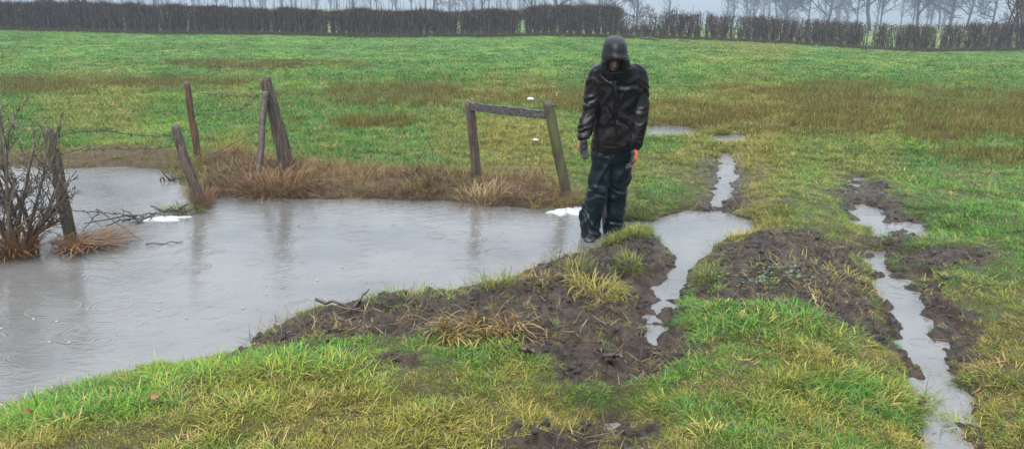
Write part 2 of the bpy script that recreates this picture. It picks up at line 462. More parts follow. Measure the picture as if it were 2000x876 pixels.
# ------------------------------------------------------------------ water
M_water, nt, out = new_mat('muddy_flood_water')
p = N(nt, 'BsdfPrincipled', Roughness=0.035, IOR=1.60)
nt.links.new(mixc(nt, ramp(nt, noise_n(nt, coords(nt), .7, 3), .35, .65), (0.113, 0.106, 0.100), (0.158, 0.146, 0.136)), p.inputs['Base Color'])
p.inputs['Specular IOR Level'].default_value = 0.5
nt.links.new(p.outputs[0], out.inputs[0])
vec = coords(nt, (1, 1, 1))
w1 = noise_n(nt, coords(nt, (14, 30, 1)), 1.0, 3, 0.55)
w2 = noise_n(nt, coords(nt, (5, 9, 1)), 1.0, 2, 0.5)
b = bump(nt, w1, 0.45, 0.007)
b = bump(nt, w2, 0.35, 0.012, b)
# rain-drop rings
for sc, seed, st in ((2.3, 0.0, 0.22), (3.7, 4.7, 0.20)):
    mp = nt.nodes.new('ShaderNodeMapping'); mp.inputs['Location'].default_value = (seed, seed * 1.7, 0)
    nt.links.new(vec, mp.inputs['Vector'])
    vo = nt.nodes.new('ShaderNodeTexVoronoi'); vo.voronoi_dimensions = '2D'; vo.inputs['Scale'].default_value = sc
    nt.links.new(mp.outputs[0], vo.inputs['Vector'])
    sep = nt.nodes.new('ShaderNodeSeparateColor'); nt.links.new(vo.outputs['Color'], sep.inputs[0])
    def math_n(op, a, bb):
        n = nt.nodes.new('ShaderNodeMath'); n.operation = op
        for i, v in enumerate((a, bb)):
            if v is None: continue
            if isinstance(v, (int, float)): n.inputs[i].default_value = v
            else: nt.links.new(v, n.inputs[i])
        return n.outputs[0]
    wave = math_n('SINE', math_n('MULTIPLY', vo.outputs['Distance'], 75.0), None)
    rad = math_n('MULTIPLY', sep.outputs[0], 0.42)
    band = math_n('SUBTRACT', 1.0, math_n('MULTIPLY', math_n('ABSOLUTE', math_n('SUBTRACT', vo.outputs['Distance'], rad), None), 9.0))
    band = math_n('MAXIMUM', band, 0.0)
    band = math_n('MULTIPLY', band, sep.outputs[1])
    b = bump(nt, math_n('MULTIPLY', wave, band), st, 0.006, b)
wr = nt.nodes.new('ShaderNodeMapRange'); wr.inputs['From Min'].default_value = .35; wr.inputs['From Max'].default_value = .65; wr.inputs['To Min'].default_value = .015; wr.inputs['To Max'].default_value = .05
nt.links.new(noise_n(nt, coords(nt, (.5, 1.4, 1)), 1.0, 3), wr.inputs['Value']); nt.links.new(wr.outputs[0], p.inputs['Roughness'])
nt.links.new(b, p.inputs['Normal'])
def sheet(name, quad, label, kind='structure'):
    me = mesh_from(name, [(a, b_, 0.0) for a, b_ in quad], [tuple(range(len(quad)))])
    return tag(obj(name, me, M_water), label, 'water', kind=kind)
xs = on_z(1560, 470)[0]
P1 = [(-14.0, 1.2), (on_z(1560, 876)[0], 1.2), (on_z(1560, 876)[0], 4.6), (on_z(1580, 470)[0], 6.2), (on_z(1540, 395)[0], 8.0), (on_z(1540, 395)[0], 14.6), (-14.0, 14.6)]
P2 = [(on_z(1560, 876)[0] + .001, 1.2), (8.0, 1.2), (8.0, 14.6), (on_z(1540, 395)[0] + .001, 14.6), (on_z(1540, 395)[0] + .001, 8.0), (on_z(1580, 470)[0] + .001, 6.2), (on_z(1560, 876)[0] + .001, 4.6)]
sheet('flood_pond', P1, 'broad grey-brown flood pond rippled by rain and running into the middle puddle')
sheet('rut_puddle', P2, 'long narrow water-filled wheel rut on the right')

# ------------------------------------------------------------------ grass blades
def blades(root, az, L, th0, th1, w, seg=3, flat=0.0):
    n = len(L)
    t = np.linspace(0, 1, seg + 1)
    pos = np.zeros((n, seg + 1, 3)); pos[:, 0] = root
    dirx, diry = np.cos(az), np.sin(az)
    for k in range(seg):
        th = th0 + th1 * (t[k] + t[k + 1]) / 2
        st = L / seg
        pos[:, k + 1, 0] = pos[:, k, 0] + st * np.sin(th) * dirx
        pos[:, k + 1, 1] = pos[:, k, 1] + st * np.sin(th) * diry
        pos[:, k + 1, 2] = np.maximum(pos[:, k, 2] + st * np.cos(th), root[:, 2] + flat)
    side = np.stack([-diry, dirx, np.zeros(n)], 1)
    ww = (w[:, None] * np.array([0.75] + [1.0] * (seg - 1) if seg > 1 else [0.9])[None, :seg]) * (1 - 0.25 * t[None, :seg])
    l = pos[:, :seg] + side[:, None] * ww[..., None] / 2; r = pos[:, :seg] - side[:, None] * ww[..., None] / 2
    V = np.concatenate([np.stack([l, r], 2).reshape(n, seg * 2, 3), pos[:, seg:seg + 1]], 1)
    m = seg * 2 + 1
    base = np.arange(n)[:, None] * m
    q = []
    for k in range(seg - 1):
        q.append(np.concatenate([base + 2 * k, base + 2 * k + 1, base + 2 * k + 3, base + 2 * k + 2], 1))
    tri = np.concatenate([base + 2 * seg - 2, base + 2 * seg - 1, base + 2 * seg], 1)
    return V.reshape(-1, 3), (np.concatenate(q) if q else None), tri, m
def tuft_mesh(name, n, L, Lv, spread, th0, th1, w, seg=3, seed=0, mat=None, az0=None):
    g = np.random.default_rng(seed)
    rad = spread * np.sqrt(g.random(n)); a = g.random(n) * 6.283
    root = np.stack([rad * np.cos(a), rad * np.sin(a), np.full(n, -0.012)], 1)
    az = a + g.normal(0, 0.9, n) if az0 is None else az0 + g.normal(0, 0.8, n)
    V, q, t, m = blades(root, az, L * (1 + Lv * (g.random(n) * 2 - 1)), th0 * (0.3 + g.random(n) * 1.2), th1 * (0.3 + g.random(n) * 1.2), w * (0.7 + 0.6 * g.random(n)), seg)
    me = fast_mesh(name, V, q, t)
    set_attr(me, 'br', 'FLOAT', np.repeat(g.random(n), m).astype(np.float32))
    if mat: me.materials.append(mat)
    return me
M_grass = grass_mat('meadow_grass', straw=(0.27, 0.205, 0.065), straw_from=0.85)
M_rush = grass_mat('rush_blades', straw=(0.13, 0.085, 0.035), straw_from=0.6, transl=0.15)
M_dead = grass_mat('dead_grass', straw=(0.30, 0.20, 0.095), straw_from=0.82, transl=0.15, rough=0.55)
def library(name, meshes):
    c = bpy.data.collections.new(name)
    for k, me in enumerate(meshes):
        c.objects.link(bpy.data.objects.new('%s_%02d' % (name, k), me))
    return c
LIB_NEAR = library('grass_near', [tuft_mesh('tuft', 60, 0.058, .55, 0.065, 1.0, 1.5, 0.0034, 3, s, M_grass) for s in range(5)] +
                   [tuft_mesh('tuft', 24, 0.095, .4, 0.045, 1.1, 1.9, 0.0036, 4, 20 + s, M_grass, az0=0.0) for s in range(1)])
LIB_MID = library('grass_mid', [tuft_mesh('tuft', 44, 0.070, .5, 0.09, .8, 1.3, 0.0052, 2, 40 + s, M_grass) for s in range(5)])
LIB_FAR = library('grass_far', [tuft_mesh('tuft', 40, 0.070, .5, 0.28, .6, 1.1, 0.015, 2, 60 + s, M_grass) for s in range(5)])
LIB_RUSH = library('rush', [tuft_mesh('tuft', 20, 0.13, .5, 0.12, .22, .35, 0.006, 2, 80 + s, M_rush) for s in range(4)])
LIB_DEAD = library('dead', [tuft_mesh('tuft', 30, 0.20, .5, 0.09, 1.25, 1.0, 0.005, 4, 100 + s, M_dead) for s in range(7)] +
                   [tuft_mesh('tuft', 10, 0.22, .5, 0.08, .35, .6, 0.0045, 3, 120 + s, M_dead) for s in range(1)])
def scatter(name, pos, rot, scl, col, lib, label, cat):
    n = len(pos)
    me = bpy.data.meshes.new(name); me.vertices.add(n); me.vertices.foreach_set('co', np.asarray(pos, np.float32).ravel())
    set_attr(me, 'rot', 'FLOAT_VECTOR', np.asarray(rot, np.float32)); set_attr(me, 'scl', 'FLOAT', np.asarray(scl, np.float32))
    set_attr(me, 'col', 'FLOAT_COLOR', np.concatenate([col, np.ones((n, 1))], 1).astype(np.float32))
    set_attr(me, 'idx', 'INT', rng.integers(0, len(lib.objects), n).astype(np.int32))
    o = obj(name, me)
    ng = bpy.data.node_groups.new(name + '_nodes', 'GeometryNodeTree')
    ng.interface.new_socket('Geometry', in_out='INPUT', socket_type='NodeSocketGeometry')
    ng.interface.new_socket('Geometry', in_out='OUTPUT', socket_type='NodeSocketGeometry')
    gi, go = ng.nodes.new('NodeGroupInput'), ng.nodes.new('NodeGroupOutput')
    iop = ng.nodes.new('GeometryNodeInstanceOnPoints'); ci = ng.nodes.new('GeometryNodeCollectionInfo')
    ci.inputs['Collection'].default_value = lib; ci.inputs['Separate Children'].default_value = True; ci.inputs['Reset Children'].default_value = True
    def named(a, t):
        k = ng.nodes.new('GeometryNodeInputNamedAttribute'); k.data_type = t; k.inputs['Name'].default_value = a
        return [s for s in k.outputs if s.enabled and s.name == 'Attribute'][0]
    l = ng.links
    l.new(gi.outputs[0], iop.inputs['Points']); l.new(ci.outputs[0], iop.inputs['Instance'])
    iop.inputs['Pick Instance'].default_value = True
    l.new(named('idx', 'INT'), iop.inputs['Instance Index'])
    l.new(named('rot', 'FLOAT_VECTOR'), iop.inputs['Rotation'])
    l.new(named('scl', 'FLOAT'), iop.inputs['Scale'])
    l.new(iop.outputs[0], go.inputs[0])
    md = o.modifiers.new('scatter', 'NODES'); md.node_group = ng
    tag(o, label, cat, kind='stuff')
    return o
def strip(y0, y1, dens, margin=0.6, slope=0.78):
    """random points between two distances, over the width that can be seen plus a margin"""
    w = slope * y1 + margin
    n = int((y1 - y0) * 2 * w * dens)
    x = (rng.random(n) * 2 - 1) * w; y = y0 + (y1 - y0) * rng.random(n)
    k = np.abs(x) < slope * y + margin
    return x[k], y[k]
def place(x, y, h):
    n = len(x)
    return np.stack([x, y, h], 1), np.stack([rng.normal(0, .12, n), rng.normal(0, .12, n), rng.random(n) * 6.283], 1)

# near sward
xs_, ys_ = [], []
for y0, y1, dn in ((1.9, 3.6, 1150), (3.6, 5.2, 700), (5.2, 7.2, 520), (7.2, 9.5, 380)):
    a, b_ = strip(y0, y1, dn); xs_.append(a); ys_.append(b_)
x, y = np.concatenate(xs_), np.concatenate(ys_)
h, dw, dm, ds = height(x, y, True)
keep = (dw > 0.015 + 0.03 * rng.random(len(x))) & (rng.random(len(x)) < sstep(-0.06, 0.10, dm) + 0.035) & (ds > -0.1 + 0.25 * rng.random(len(x)))
# drowned blades just outside the bank
pxw, pyw = plan(x, y)
wet = (dw < 0.015) & (dw > -0.10) & (rng.random(len(x)) < 0.13) & (dm > 0.1)
wet |= (dw < 0.0) & (pxw > 1600) & (h > -.09) & (rng.random(len(x)) < 0.05 + 0.13 * sstep(690, 760, pyw))
keep |= wet
thin = fbm2(x * 3.1, y * 3.1, 77, 3)
keep &= rng.random(len(x)) < 0.72 + 0.5 * sstep(.28, .46, thin)
x, y, h, dm, dw = x[keep], y[keep], h[keep], dm[keep], dw[keep]
pos, rot = place(x, y, h)
scl = (0.55 + 0.85 * rng.random(len(x)) * (0.30 + 1.2 * sstep(.3, .75, fbm2(x * 2.4, y * 2.4, 71, 3)))) * (0.72 + 0.28 * sstep(0, 0.3, dm))
colr = sward(x, y)
g, r = patches(x, y); scl *= 0.70 + 0.30 * g
scatter('meadow_grass', pos, rot, scl, colr, LIB_NEAR, 'matted wet green and yellow grass on the near banks', 'grass')
# middle meadow
xs_, ys_ = [], []
for y0, y1, dn in ((9.5, 13, 190), (13, 18, 120), (18, 24, 70)):
    a, b_ = strip(y0, y1, dn, 1.0, .95); xs_.append(a); ys_.append(b_)
x, y = np.concatenate(xs_), np.concatenate(ys_)
h, dw, dm, ds = height(x, y, True)
keep = (dw > 0.03) & (rng.random(len(x)) < sstep(-0.05, 0.1, dm) + 0.25) & (ds > 0.1 * rng.random(len(x)))
x, y, h = x[keep], y[keep], h[keep]
pos, rot = place(x, y, h)
scatter('middle_grass', pos, rot, (0.7 + 0.6 * rng.random(len(x))) * np.clip(y / 11, 0.9, 1.6), sward(x, y), LIB_MID, 'short olive and green pasture grass across the middle of the meadow', 'grass')
# far meadow
xs_, ys_ = [], []
for y0, y1, dn in ((22, 30, 26), (30, 40, 16), (40, 51, 10)):
    a, b_ = strip(y0, y1, dn, 4.0, 1.05); xs_.append(a); ys_.append(b_)
x, y = np.concatenate(xs_), np.concatenate(ys_)
pos, rot = place(x, y, height(x, y))
scatter('far_grass', pos, rot, 0.6 + 0.7 * rng.random(len(x)), sward(x, y), LIB_FAR, 'pale green pasture grass rising to the hedge', 'grass')
# rushes in the wet hollows
x, y = strip(9.0, 30.0, 90)
g, r = patches(x, y)
h, dw, dm, ds = height(x, y, True)
keep = (rng.random(len(x)) < r * np.clip(13.0 / y, 0.3, 1)) & (dw > -0.12) & (ds > 0.1)
x, y, h = x[keep], y[keep], np.maximum(h[keep], -0.05)
pos, rot = place(x, y, h)
cr = C_RUSH * (0.6 + 0.9 * rng.random((len(x), 1))); mixg = (rng.random((len(x), 1)) < 0.55)
cr = np.where(mixg, C_OLIVE * 0.75, cr)
scatter('meadow_rushes', pos, rot, 0.6 + 0.7 * rng.random(len(x)), cr, LIB_RUSH, 'brown upright rushes standing in the wet hollow of the meadow', 'rushes')
# dead grass on the far bank
x, y = strip(6.0, 13.5, 210)
h, dw, dm, ds = height(x, y, True)
keep = (ds < 0.05) & (dw > -0.10) & (rng.random(len(x)) < 0.95)
x, y, h = x[keep], y[keep], np.maximum(h[keep], -0.01)
pos, rot = place(x, y, h)
dsc = .55 + .45 * sstep(-5.0, -4.0, x)
cd = np.where(rng.random((len(x), 1)) < 0.5, np.array([0.145, 0.066, 0.034]), np.array([0.22, 0.138, 0.064])) * (0.5 + 0.8 * rng.random((len(x), 1)))
dk = sstep(0.45, 0.65, fbm2(x * 1.4, y * 1.4, 91, 2))[:, None]
cd = cd * (1 - 0.55 * dk)
gr_ = (rng.random((len(x), 1)) < 0.14 + 0.42 * sstep(-0.35, 0.0, ds[keep])[:, None])
cd = np.where(gr_, C_OLIVE * 0.9, cd)
cd = np.where((rng.random(len(x)) < 0.55 * sstep(-3.8, -4.8, x))[:, None], C_OLIVE * .5 + C_GREEN * .5, cd)
scatter('dead_grass_bank', pos, rot, (0.38 + 0.45 * rng.random(len(x))) * dsc, cd, LIB_DEAD, 'tangled brown dead grass along the far bank of the pond', 'dead grass')

# ------------------------------------------------------------------ branching plants
def grow(g, p, d, L, r, level, spec, out):
    n, kids, lr, spread, wob, up = spec[level]
    P = [np.array(p, float)]; d = np.array(d, float)
    for k in range(n):
        d = d + g.normal(0, wob, 3) + np.array([0, 0, up]); d /= np.linalg.norm(d)
        P.append(P[-1] + d * L / n)
    P = np.array(P); rad = np.linspace(r, r * (0.35 if level else 0.45), n + 1)
    out.append((P, rad, 7 if level == 0 else (4 if level == 1 else 3)))
    if level + 1 < len(spec):
        for k in range(kids):
            f = (0.13 + 0.87 * (k + g.random()) / kids) if level == 0 else (0.15 + 0.85 * (k + g.random()) / kids)
            f = min(f, 0.999); i = int(f * n); u = f * n - i
            q = P[i] * (1 - u) + P[i + 1] * u
            t = P[i + 1] - P[i]; t /= np.linalg.norm(t)
            a = g.normal(0, 1, 3); a -= t * a.dot(t); a /= np.linalg.norm(a)
            s = spread * (0.6 + 0.6 * g.random())
            nd = t * math.cos(s) + a * math.sin(s)
            grow(g, q, nd, L * lr * (0.65 + 0.6 * g.random()) * (1.1 - 0.5 * f), max(rad[i] * (0.5 + .15 * g.random()), 0.004), level + 1, spec, out)
M_bark = pmat('misty_bark', (0.045, 0.040, 0.035), (0.085, 0.075, 0.062), 3, (4, 4, 1), rough=0.85, bmp=0.5, bscale=20, bdist=.03, spec=.12)
M_twig = pmat('bare_twigs', (0.055, 0.042, 0.036), (0.080, 0.062, 0.050), 4, rough=0.85, spec=.12)
def tree_meshes(seed, Ht, r, low, spread):
    g = np.random.default_rng(seed); out = []
    spec = [(9, 13, 0.50, spread, 0.05, 0.03), (6, 7, 0.55, 0.75, 0.13, 0.05), (4, 6, 0.55, 0.7, 0.16, 0.03), (3, 5, 0.6, 0.65, 0.18, 0.0), (2, 0, 0, 0, 0.2, 0)]
    grow(g, (0, 0, -0.3), (g.normal(0, .04), g.normal(0, .04), 1), Ht, r, 0, spec, out)
    trunk = [o for o in out if o[2] == 7]
    lows = [o for o in out if o[2] != 7 and o[0][0][2] > low]
    for o in lows: o[1][:] = np.maximum(o[1], 0.026)
    return tube_mesh('trunk', trunk), tube_mesh('crown', lows, caps=False)
TREES = [tree_meshes(s, Ht, r, lo, sp) for s, Ht, r, lo, sp in ((1, 13, .24, 1.2, 0.85), (2, 12, .20, 1.4, 0.95), (3, 14, .27, 1.3, 1.05), (4, 11, .16, 1.2, 0.8), (5, 10, .22, 1.0, 1.15))]
def tree(px, Y, var, label, rot=None, sc=1.0, group='bare trees in the mist'):
    if Y > 60: Y = Y * 2.0; sc = sc * 1.2
    X = (px - 1000) / FPX * Y
    e = empty('bare_tree', (X, Y, gz(X, Y))); e.rotation_euler.z = rng.random() * 6.28 if rot is None else rot
    e.scale = (sc, sc, sc)
    t, c = TREES[var]
    obj('trunk', t, M_bark, e); obj('crown', c, M_twig, e)
    tag(e, label, 'tree', group)
tree(196, 52.5, 3, 'bare tree whose trunk rises out of the left end of the hedge', sc=1.15)
for px, Y, v, lb in (
    (40, 95, 1, 'faint bare tree furthest left behind the hedge'),
    (330, 100, 0, 'faint bare tree behind the hedge to the right of the hedge trunk'),
    (510, 92, 2, 'pale bare tree behind the hedge above the strainer post'),
    (700, 105, 1, 'faint slim bare tree behind the left-centre of the hedge'),
    (853, 74, 1, 'slender grey bare tree behind the middle of the hedge'),
    (945, 88, 0, 'pale bare tree behind the hedge above the timber frame'),
    (1037, 72, 3, 'thin dark bare tree behind the raised part of the hedge, left one'),
    (1083, 80, 0, 'thicker bare tree behind the raised part of the hedge'),
    (1163, 70, 3, 'thin bare tree behind the right end of the tall hedge'),
    (1236, 78, 4, 'low spreading bare oak seen through the gap in the hedge'),
    (1456, 96, 3, 'lone slim bare tree right of the open patch of sky'),
    (1516, 84, 0, 'bare tree with leaning trunk behind the hedge, second right of the open sky'),
    (1558, 98, 1, 'faint bare tree with straight trunk behind the ragged hedge'),
    (1592, 84, 2, 'bare tree forking low with a branch sweeping right'),
    (1650, 110, 1, 'faintest bare tree behind the ragged hedge'),
    (1676, 76, 2, 'stout forked bare tree above the wide hedge gap'),
    (1694, 92, 3, 'slim leaning bare tree beside the stout forked one'),
    (1765, 74, 0, 'upright dark bare tree right of the wide hedge gap'),
    (1806, 100, 1, 'slight leaning bare tree fading behind its neighbours on the right'),
    (1826, 72, 0, 'tall dark bare tree above the ragged hedge, straight trunk'),
    (1857, 78, 1, 'bare tree leaning right with dense twigs'),
    (1906, 80, 4, 'round-crowned small bare tree near the right edge'),
    (1500, 120, 1, 'ghostly bare tree dissolving in the mist')):
    tree(px, Y, v, lb, sc=0.9 + 0.25 * rng.random())
# far wood dissolving in the mist
g = np.random.default_rng(77); out = []
for k in range(90):
    X = -170 + 340 * (k + g.random()) / 90; Y = 250 + 60 * g.random()
    if 26 < X * 200 / Y < 60 and g.random() < 0.7: continue
    zb = gz(X, Y); Ht = 10 + 6 * g.random(); r = 0.2
    for j in range(26):
        a = g.random() * 6.28; z0 = zb + Ht * (0.12 + 0.6 * g.random()); L = Ht * 0.35 * (0.5 + g.random())
        d = np.array([math.cos(a) * .6, math.sin(a) * .6, 0.8]); q = np.array([X, Y, z0])
        out.append((np.array([q, q + d * L * .5 + g.normal(0, .3, 3), q + d * L + g.normal(0, .6, 3)]), np.array([.12, .08, .04]), 3))
    out.append((np.array([[X, Y, zb - .5], [X + .2, Y, zb + Ht * .5], [X, Y, zb + Ht]]), np.array([.3, .2, .06]), 4))
tag(obj('distant_wood', tube_mesh('distant_wood', out, caps=False), M_bark), 'far bare wood almost lost in the mist behind everything', 'wood', kind='stuff')

# ------------------------------------------------------------------ hedge
M_hedge = pmat('hedge_stems', (0.034, 0.020, 0.012), (0.165, 0.114, 0.074), 5.0, (1.6, 1.6, 0.35), rough=0.85, spec=.12)
M_hedge2 = pmat('hedge_inner', (0.030, 0.014, 0.010), (0.085, 0.047, 0.034), 3.0, rough=0.9, spec=.12)
M_whip = pmat('hedge_whips', (0.07, 0.055, 0.05), rough=0.85, spec=.12)
HY = 50.0
TOPX = np.array([-600, 0, 200, 300, 500, 800, 1000, 1060, 1100, 1150, 1206, 1290, 1400, 1500, 1600, 1700, 2000, 2600]); TOPY = np.array([8, 8, 9, 12, 20, 24, 24, 15, 12, 15, 19, 28, 33, 40, 45, 50, 50, 50])
def hedge_top(px): return CAM_H - (np.interp(px, TOPX, TOPY) - 40) / FPX * HY
def hedge(px0, px1, dens, name, label, group, holes=(), splay=0.15, depth=0.45, whips=0, seed=0, rough_top=0.06, stoolw=.45, drop=0.0):
    g = np.random.default_rng(500 + seed)
    X0, X1 = (px0 - 1000) / FPX * HY, (px1 - 1000) / FPX * HY
    n = int((X1 - X0) * dens)
    xb = X0 + (X1 - X0) * g.random(n)
    # stems leave the ground in stools, so the base is clumped and the top even
    stool = np.round(xb / 0.55 + 0.5 * (noise2(xb * 3, xb * 0, 5) - .5)) * 0.55
    xr = stool * stoolw + xb * (1 - stoolw)
    yb = HY + g.normal(0, depth * 0.45, n)
    zb = height(xr, yb)
    zt = np.array([hedge_top(1000 + v / HY * FPX) for v in xb]) + g.normal(0, rough_top, n) + (fbm2(xb * .9, xb * 0, 9, 3) - .5) * .38 - drop * g.random(n)
    stems, twigs = [], []
    for k in range(n):
        if zt[k] - zb[k] < 0.3: continue
        hpx = 1000 + xb[k] / HY * FPX
        skip = False
        for hx, hw in holes:
            if abs(hpx - hx) < hw and g.random() < 0.93: skip = True
        xt = xb[k] + g.normal(0, splay)
        xm = xr[k] * .45 + xt * .55 + g.normal(0, .06); zm = zb[k] + (zt[k] - zb[k]) * 0.5
        if skip:
            zlow = zb[k] + (zt[k] - zb[k]) * 0.62
            stems.append((np.array([[xm, yb[k], zlow], [xt, yb[k], zt[k]]]), np.array([.016, .008]), 3)); continue
        r0 = 0.014 + 0.014 * g.random() ** 2
        stems.append((np.array([[xr[k], yb[k], zb[k] - .1], [xm, yb[k] + g.normal(0, .05), zm], [xt, yb[k] + g.normal(0, .08), zt[k]]]), np.array([r0, r0 * .8, r0 * .45]), 3))
        for j in range(6):
            f = 0.12 + 0.86 * g.random()
            q = np.array([xr[k] + (xt - xr[k]) * f, yb[k], zb[k] + (zt[k] - zb[k]) * f])
            d = np.array([g.normal(0, .22), g.normal(0, .10), g.normal(0.10, .17)])
            e = q + d; e[2] = min(e[2], zt[k] + .05)
            twigs.append((np.array([q, e]), np.array([.012, .007]), 3))
            if j == 0: twigs.append((np.array([[xt, yb[k], zt[k] - .1], [xt + g.normal(0, .10), yb[k], zt[k] + abs(g.normal(0, .13))]]), np.array([.008, .004]), 3))
    e = empty(name, ((X0 + X1) / 2, HY, gz((X0 + X1) / 2, HY)))
    inv = -np.array(e.location)
    def part(nm, L, m):
        if not L: return
        me = tube_mesh(nm, [(q[0] + inv, q[1], q[2]) for q in L], caps=False); obj(nm, me, m, e)['kind'] = 'stuff'
    part('stems', stems, M_hedge); part('twigs', twigs, M_hedge2)
    if whips:
        W = []
        for k in range(whips):
            X = X0 + (X1 - X0) * g.random(); zz = float(hedge_top(1000 + X / HY * FPX)); Ht = 0.5 + 1.6 * g.random() ** 1.3
            yy = HY + .3 + g.random() * 1.2
            W.append((np.array([[X, yy, zz - .6], [X + g.normal(0, .05), yy, zz + Ht * .5], [X + g.normal(0, .15), yy, zz + Ht]]), np.array([.010, .008, .004]), 3))
        part('whips', W, M_whip)
    tag(e, label, 'hedge', group)
    return e
hedge(-560, 1206, 140, 'clipped_hedge', 'long dense brown clipped hedge across the left and middle of the meadow', None,
      holes=((21, 5), (268, 4), (332, 3), (390, 3), (653, 5), (900, 5), (949, 4), (1018, 7), (545, 3)), whips=520, seed=1)
ORD = ['first', 'second', 'third', 'fourth', 'fifth', 'sixth', 'seventh', 'eighth', 'ninth', 'tenth', 'eleventh', 'twelfth', 'thirteenth', 'fourteenth']
shrubs = [(1282, 1356), (1368, 1418), (1430, 1478), (1474, 1512), (1510, 1548), (1552, 1582), (1576, 1622), (1624, 1668), (1692, 1716), (1728, 1768), (1770, 1802), (1818, 1846), (1854, 1892), (1896, 1950)]
for k, (a, b_) in enumerate(shrubs):
    hedge(a, b_, 78, 'hedge_shrub', '%s clipped hedge shrub counted rightward from the misty gap' % ORD[k], 'clipped shrubs of the ragged right-hand hedge', splay=0.22, seed=20 + k, rough_top=0.12, stoolw=.72)
hedge(1206, 1286, 60, 'low_scrub', 'low broken scrub filling the foot of the hedge gap', None, seed=70, drop=2.2, splay=.3)
hedge(1960, 2400, 60, 'thicket_hedge', 'dark thick hedge end running out of the right edge', None, seed=50, rough_top=.15)
# dark coppice stems at the right edge
g = np.random.default_rng(9); out = []
cx, cy = (1985 - 1000) / FPX * 51, 51.0
cz = gz(cx, cy)
for k in range(46):
    a = np.array([g.normal(0, .9), g.normal(0, .5), -.2]); d = np.array([g.normal(0, .10), g.normal(0, .08), 1])
    grow(g, a, d, 5 + 4 * g.random(), .05 + .05 * g.random(), 2, [0, 0, (5, 7, .4, .6, .07, .02), (3, 4, .5, .6, .15, .05), (2, 0, 0, 0, .2, 0)], out)
e = empty('coppice_clump', (cx, cy, cz)); obj('stems', tube_mesh('stems', out, caps=False), M_hedge, e)
tag(e, 'dark many-stemmed coppice clump at the right edge of the hedge', 'shrub')
# gnarled shrub in the gap
for px, Ht, seed, lb in ((1268, 1.55, 4, 'gnarled dark shrub with crooked trunk in the hedge gap'), (1222, 1.75, 6, 'loose curling branches reaching out of the tall hedge end into the gap')):
    g = np.random.default_rng(seed); out = []
    X = (px - 1000) / FPX * HY
    grow(g, (0, 0, -.1), (0.1, 0, 1), Ht, .07, 0, [(5, 9, .75, 1.15, .18, 0), (5, 6, .5, .9, .28, .03), (3, 4, .55, .8, .3, .06), (2, 0, 0, 0, .3, 0)], out)
    e = empty('gnarled_shrub', (X, HY, gz(X, HY))); obj('branches', tube_mesh('branches', out, caps=False), M_hedge, e); tag(e, lb, 'shrub')
# low scrub on the hedge bank
x = (rng.random(9000) * 2 - 1) * 40; y = 48.9 + 0.9 * rng.random(9000)
pos, rot = place(x, y, height(x, y))
cb = np.where(rng.random((9000, 1)) < .5, np.array([.07, .048, .026]), np.array([.060, .070, .022])) * (.6 + .7 * rng.random((9000, 1)))
scatter('hedge_bank_scrub', pos, rot, 1.2 + 1.0 * rng.random(9000), cb, LIB_RUSH, 'brown dead scrub along the foot of the hedge', 'scrub')
# fallen log by the gap
a, b_ = on_y(1250, 67, 46), on_y(1287, 73, 44.5)
a[2] = gz(a[0], a[1]) + .1; b_[2] = gz(b_[0], b_[1]) + .08
tag(obj('fallen_log', tube_mesh('fallen_log', [(np.array([a, a * .5 + b_ * .5 + [0, 0, .05], b_]), np.array([.07, .09, .05]), 7), (np.array([a * .5 + b_ * .5, a * .4 + b_ * .6 + [0, .1, .35]]), np.array([.04, .02]), 5)]), M_hedge), 'dark fallen log lying in the grass before the hedge gap', 'log')

# ------------------------------------------------------------------ fence posts
def wood_mat(name, c1, c2, moss=None, grain=(1, 1, 0.07)):
    m, nt, out = new_mat(name)
    p = N(nt, 'BsdfPrincipled', Roughness=0.62); nt.links.new(p.outputs[0], out.inputs[0])
    vec = coords(nt, grain)
    n = noise_n(nt, vec, 48, 6, 0.7)
    crk = noise_n(nt, coords(nt, tuple(v if v == 1 else v / 2 for v in grain)), 80, 3, .6)
    col = mixc(nt, ramp(nt, n, .38, .62), c1, c2)
    col = mixc(nt, ramp(nt, crk, .60, .66), col, (.008, .006, .005))
    if moss:
        col = mixc(nt, ramp(nt, noise_n(nt, coords(nt, (1, 1, .5)), 9, 5), .42, .62), col, moss)
    nt.links.new(col, p.inputs['Base Color'])
    b = bump(nt, n, 0.9, 0.01)
    nt.links.new(b, p.inputs['Normal'])
    return m
M_wood = wood_mat('weathered_wood', (0.022, 0.015, 0.011), (0.120, 0.084, 0.062))
M_wood_brown = wood_mat('rusty_brown_wood', (0.040, 0.018, 0.010), (0.13, 0.066, 0.036))
M_wood_moss = wood_mat('mossy_wood', (0.028, 0.022, 0.015), (0.085, 0.066, 0.042), (0.075, 0.078, 0.018))
M_wood_grey = wood_mat('grey_wood', (0.014, 0.012, 0.012), (0.085, 0.078, 0.075), grain=(0.07, 1, 1))
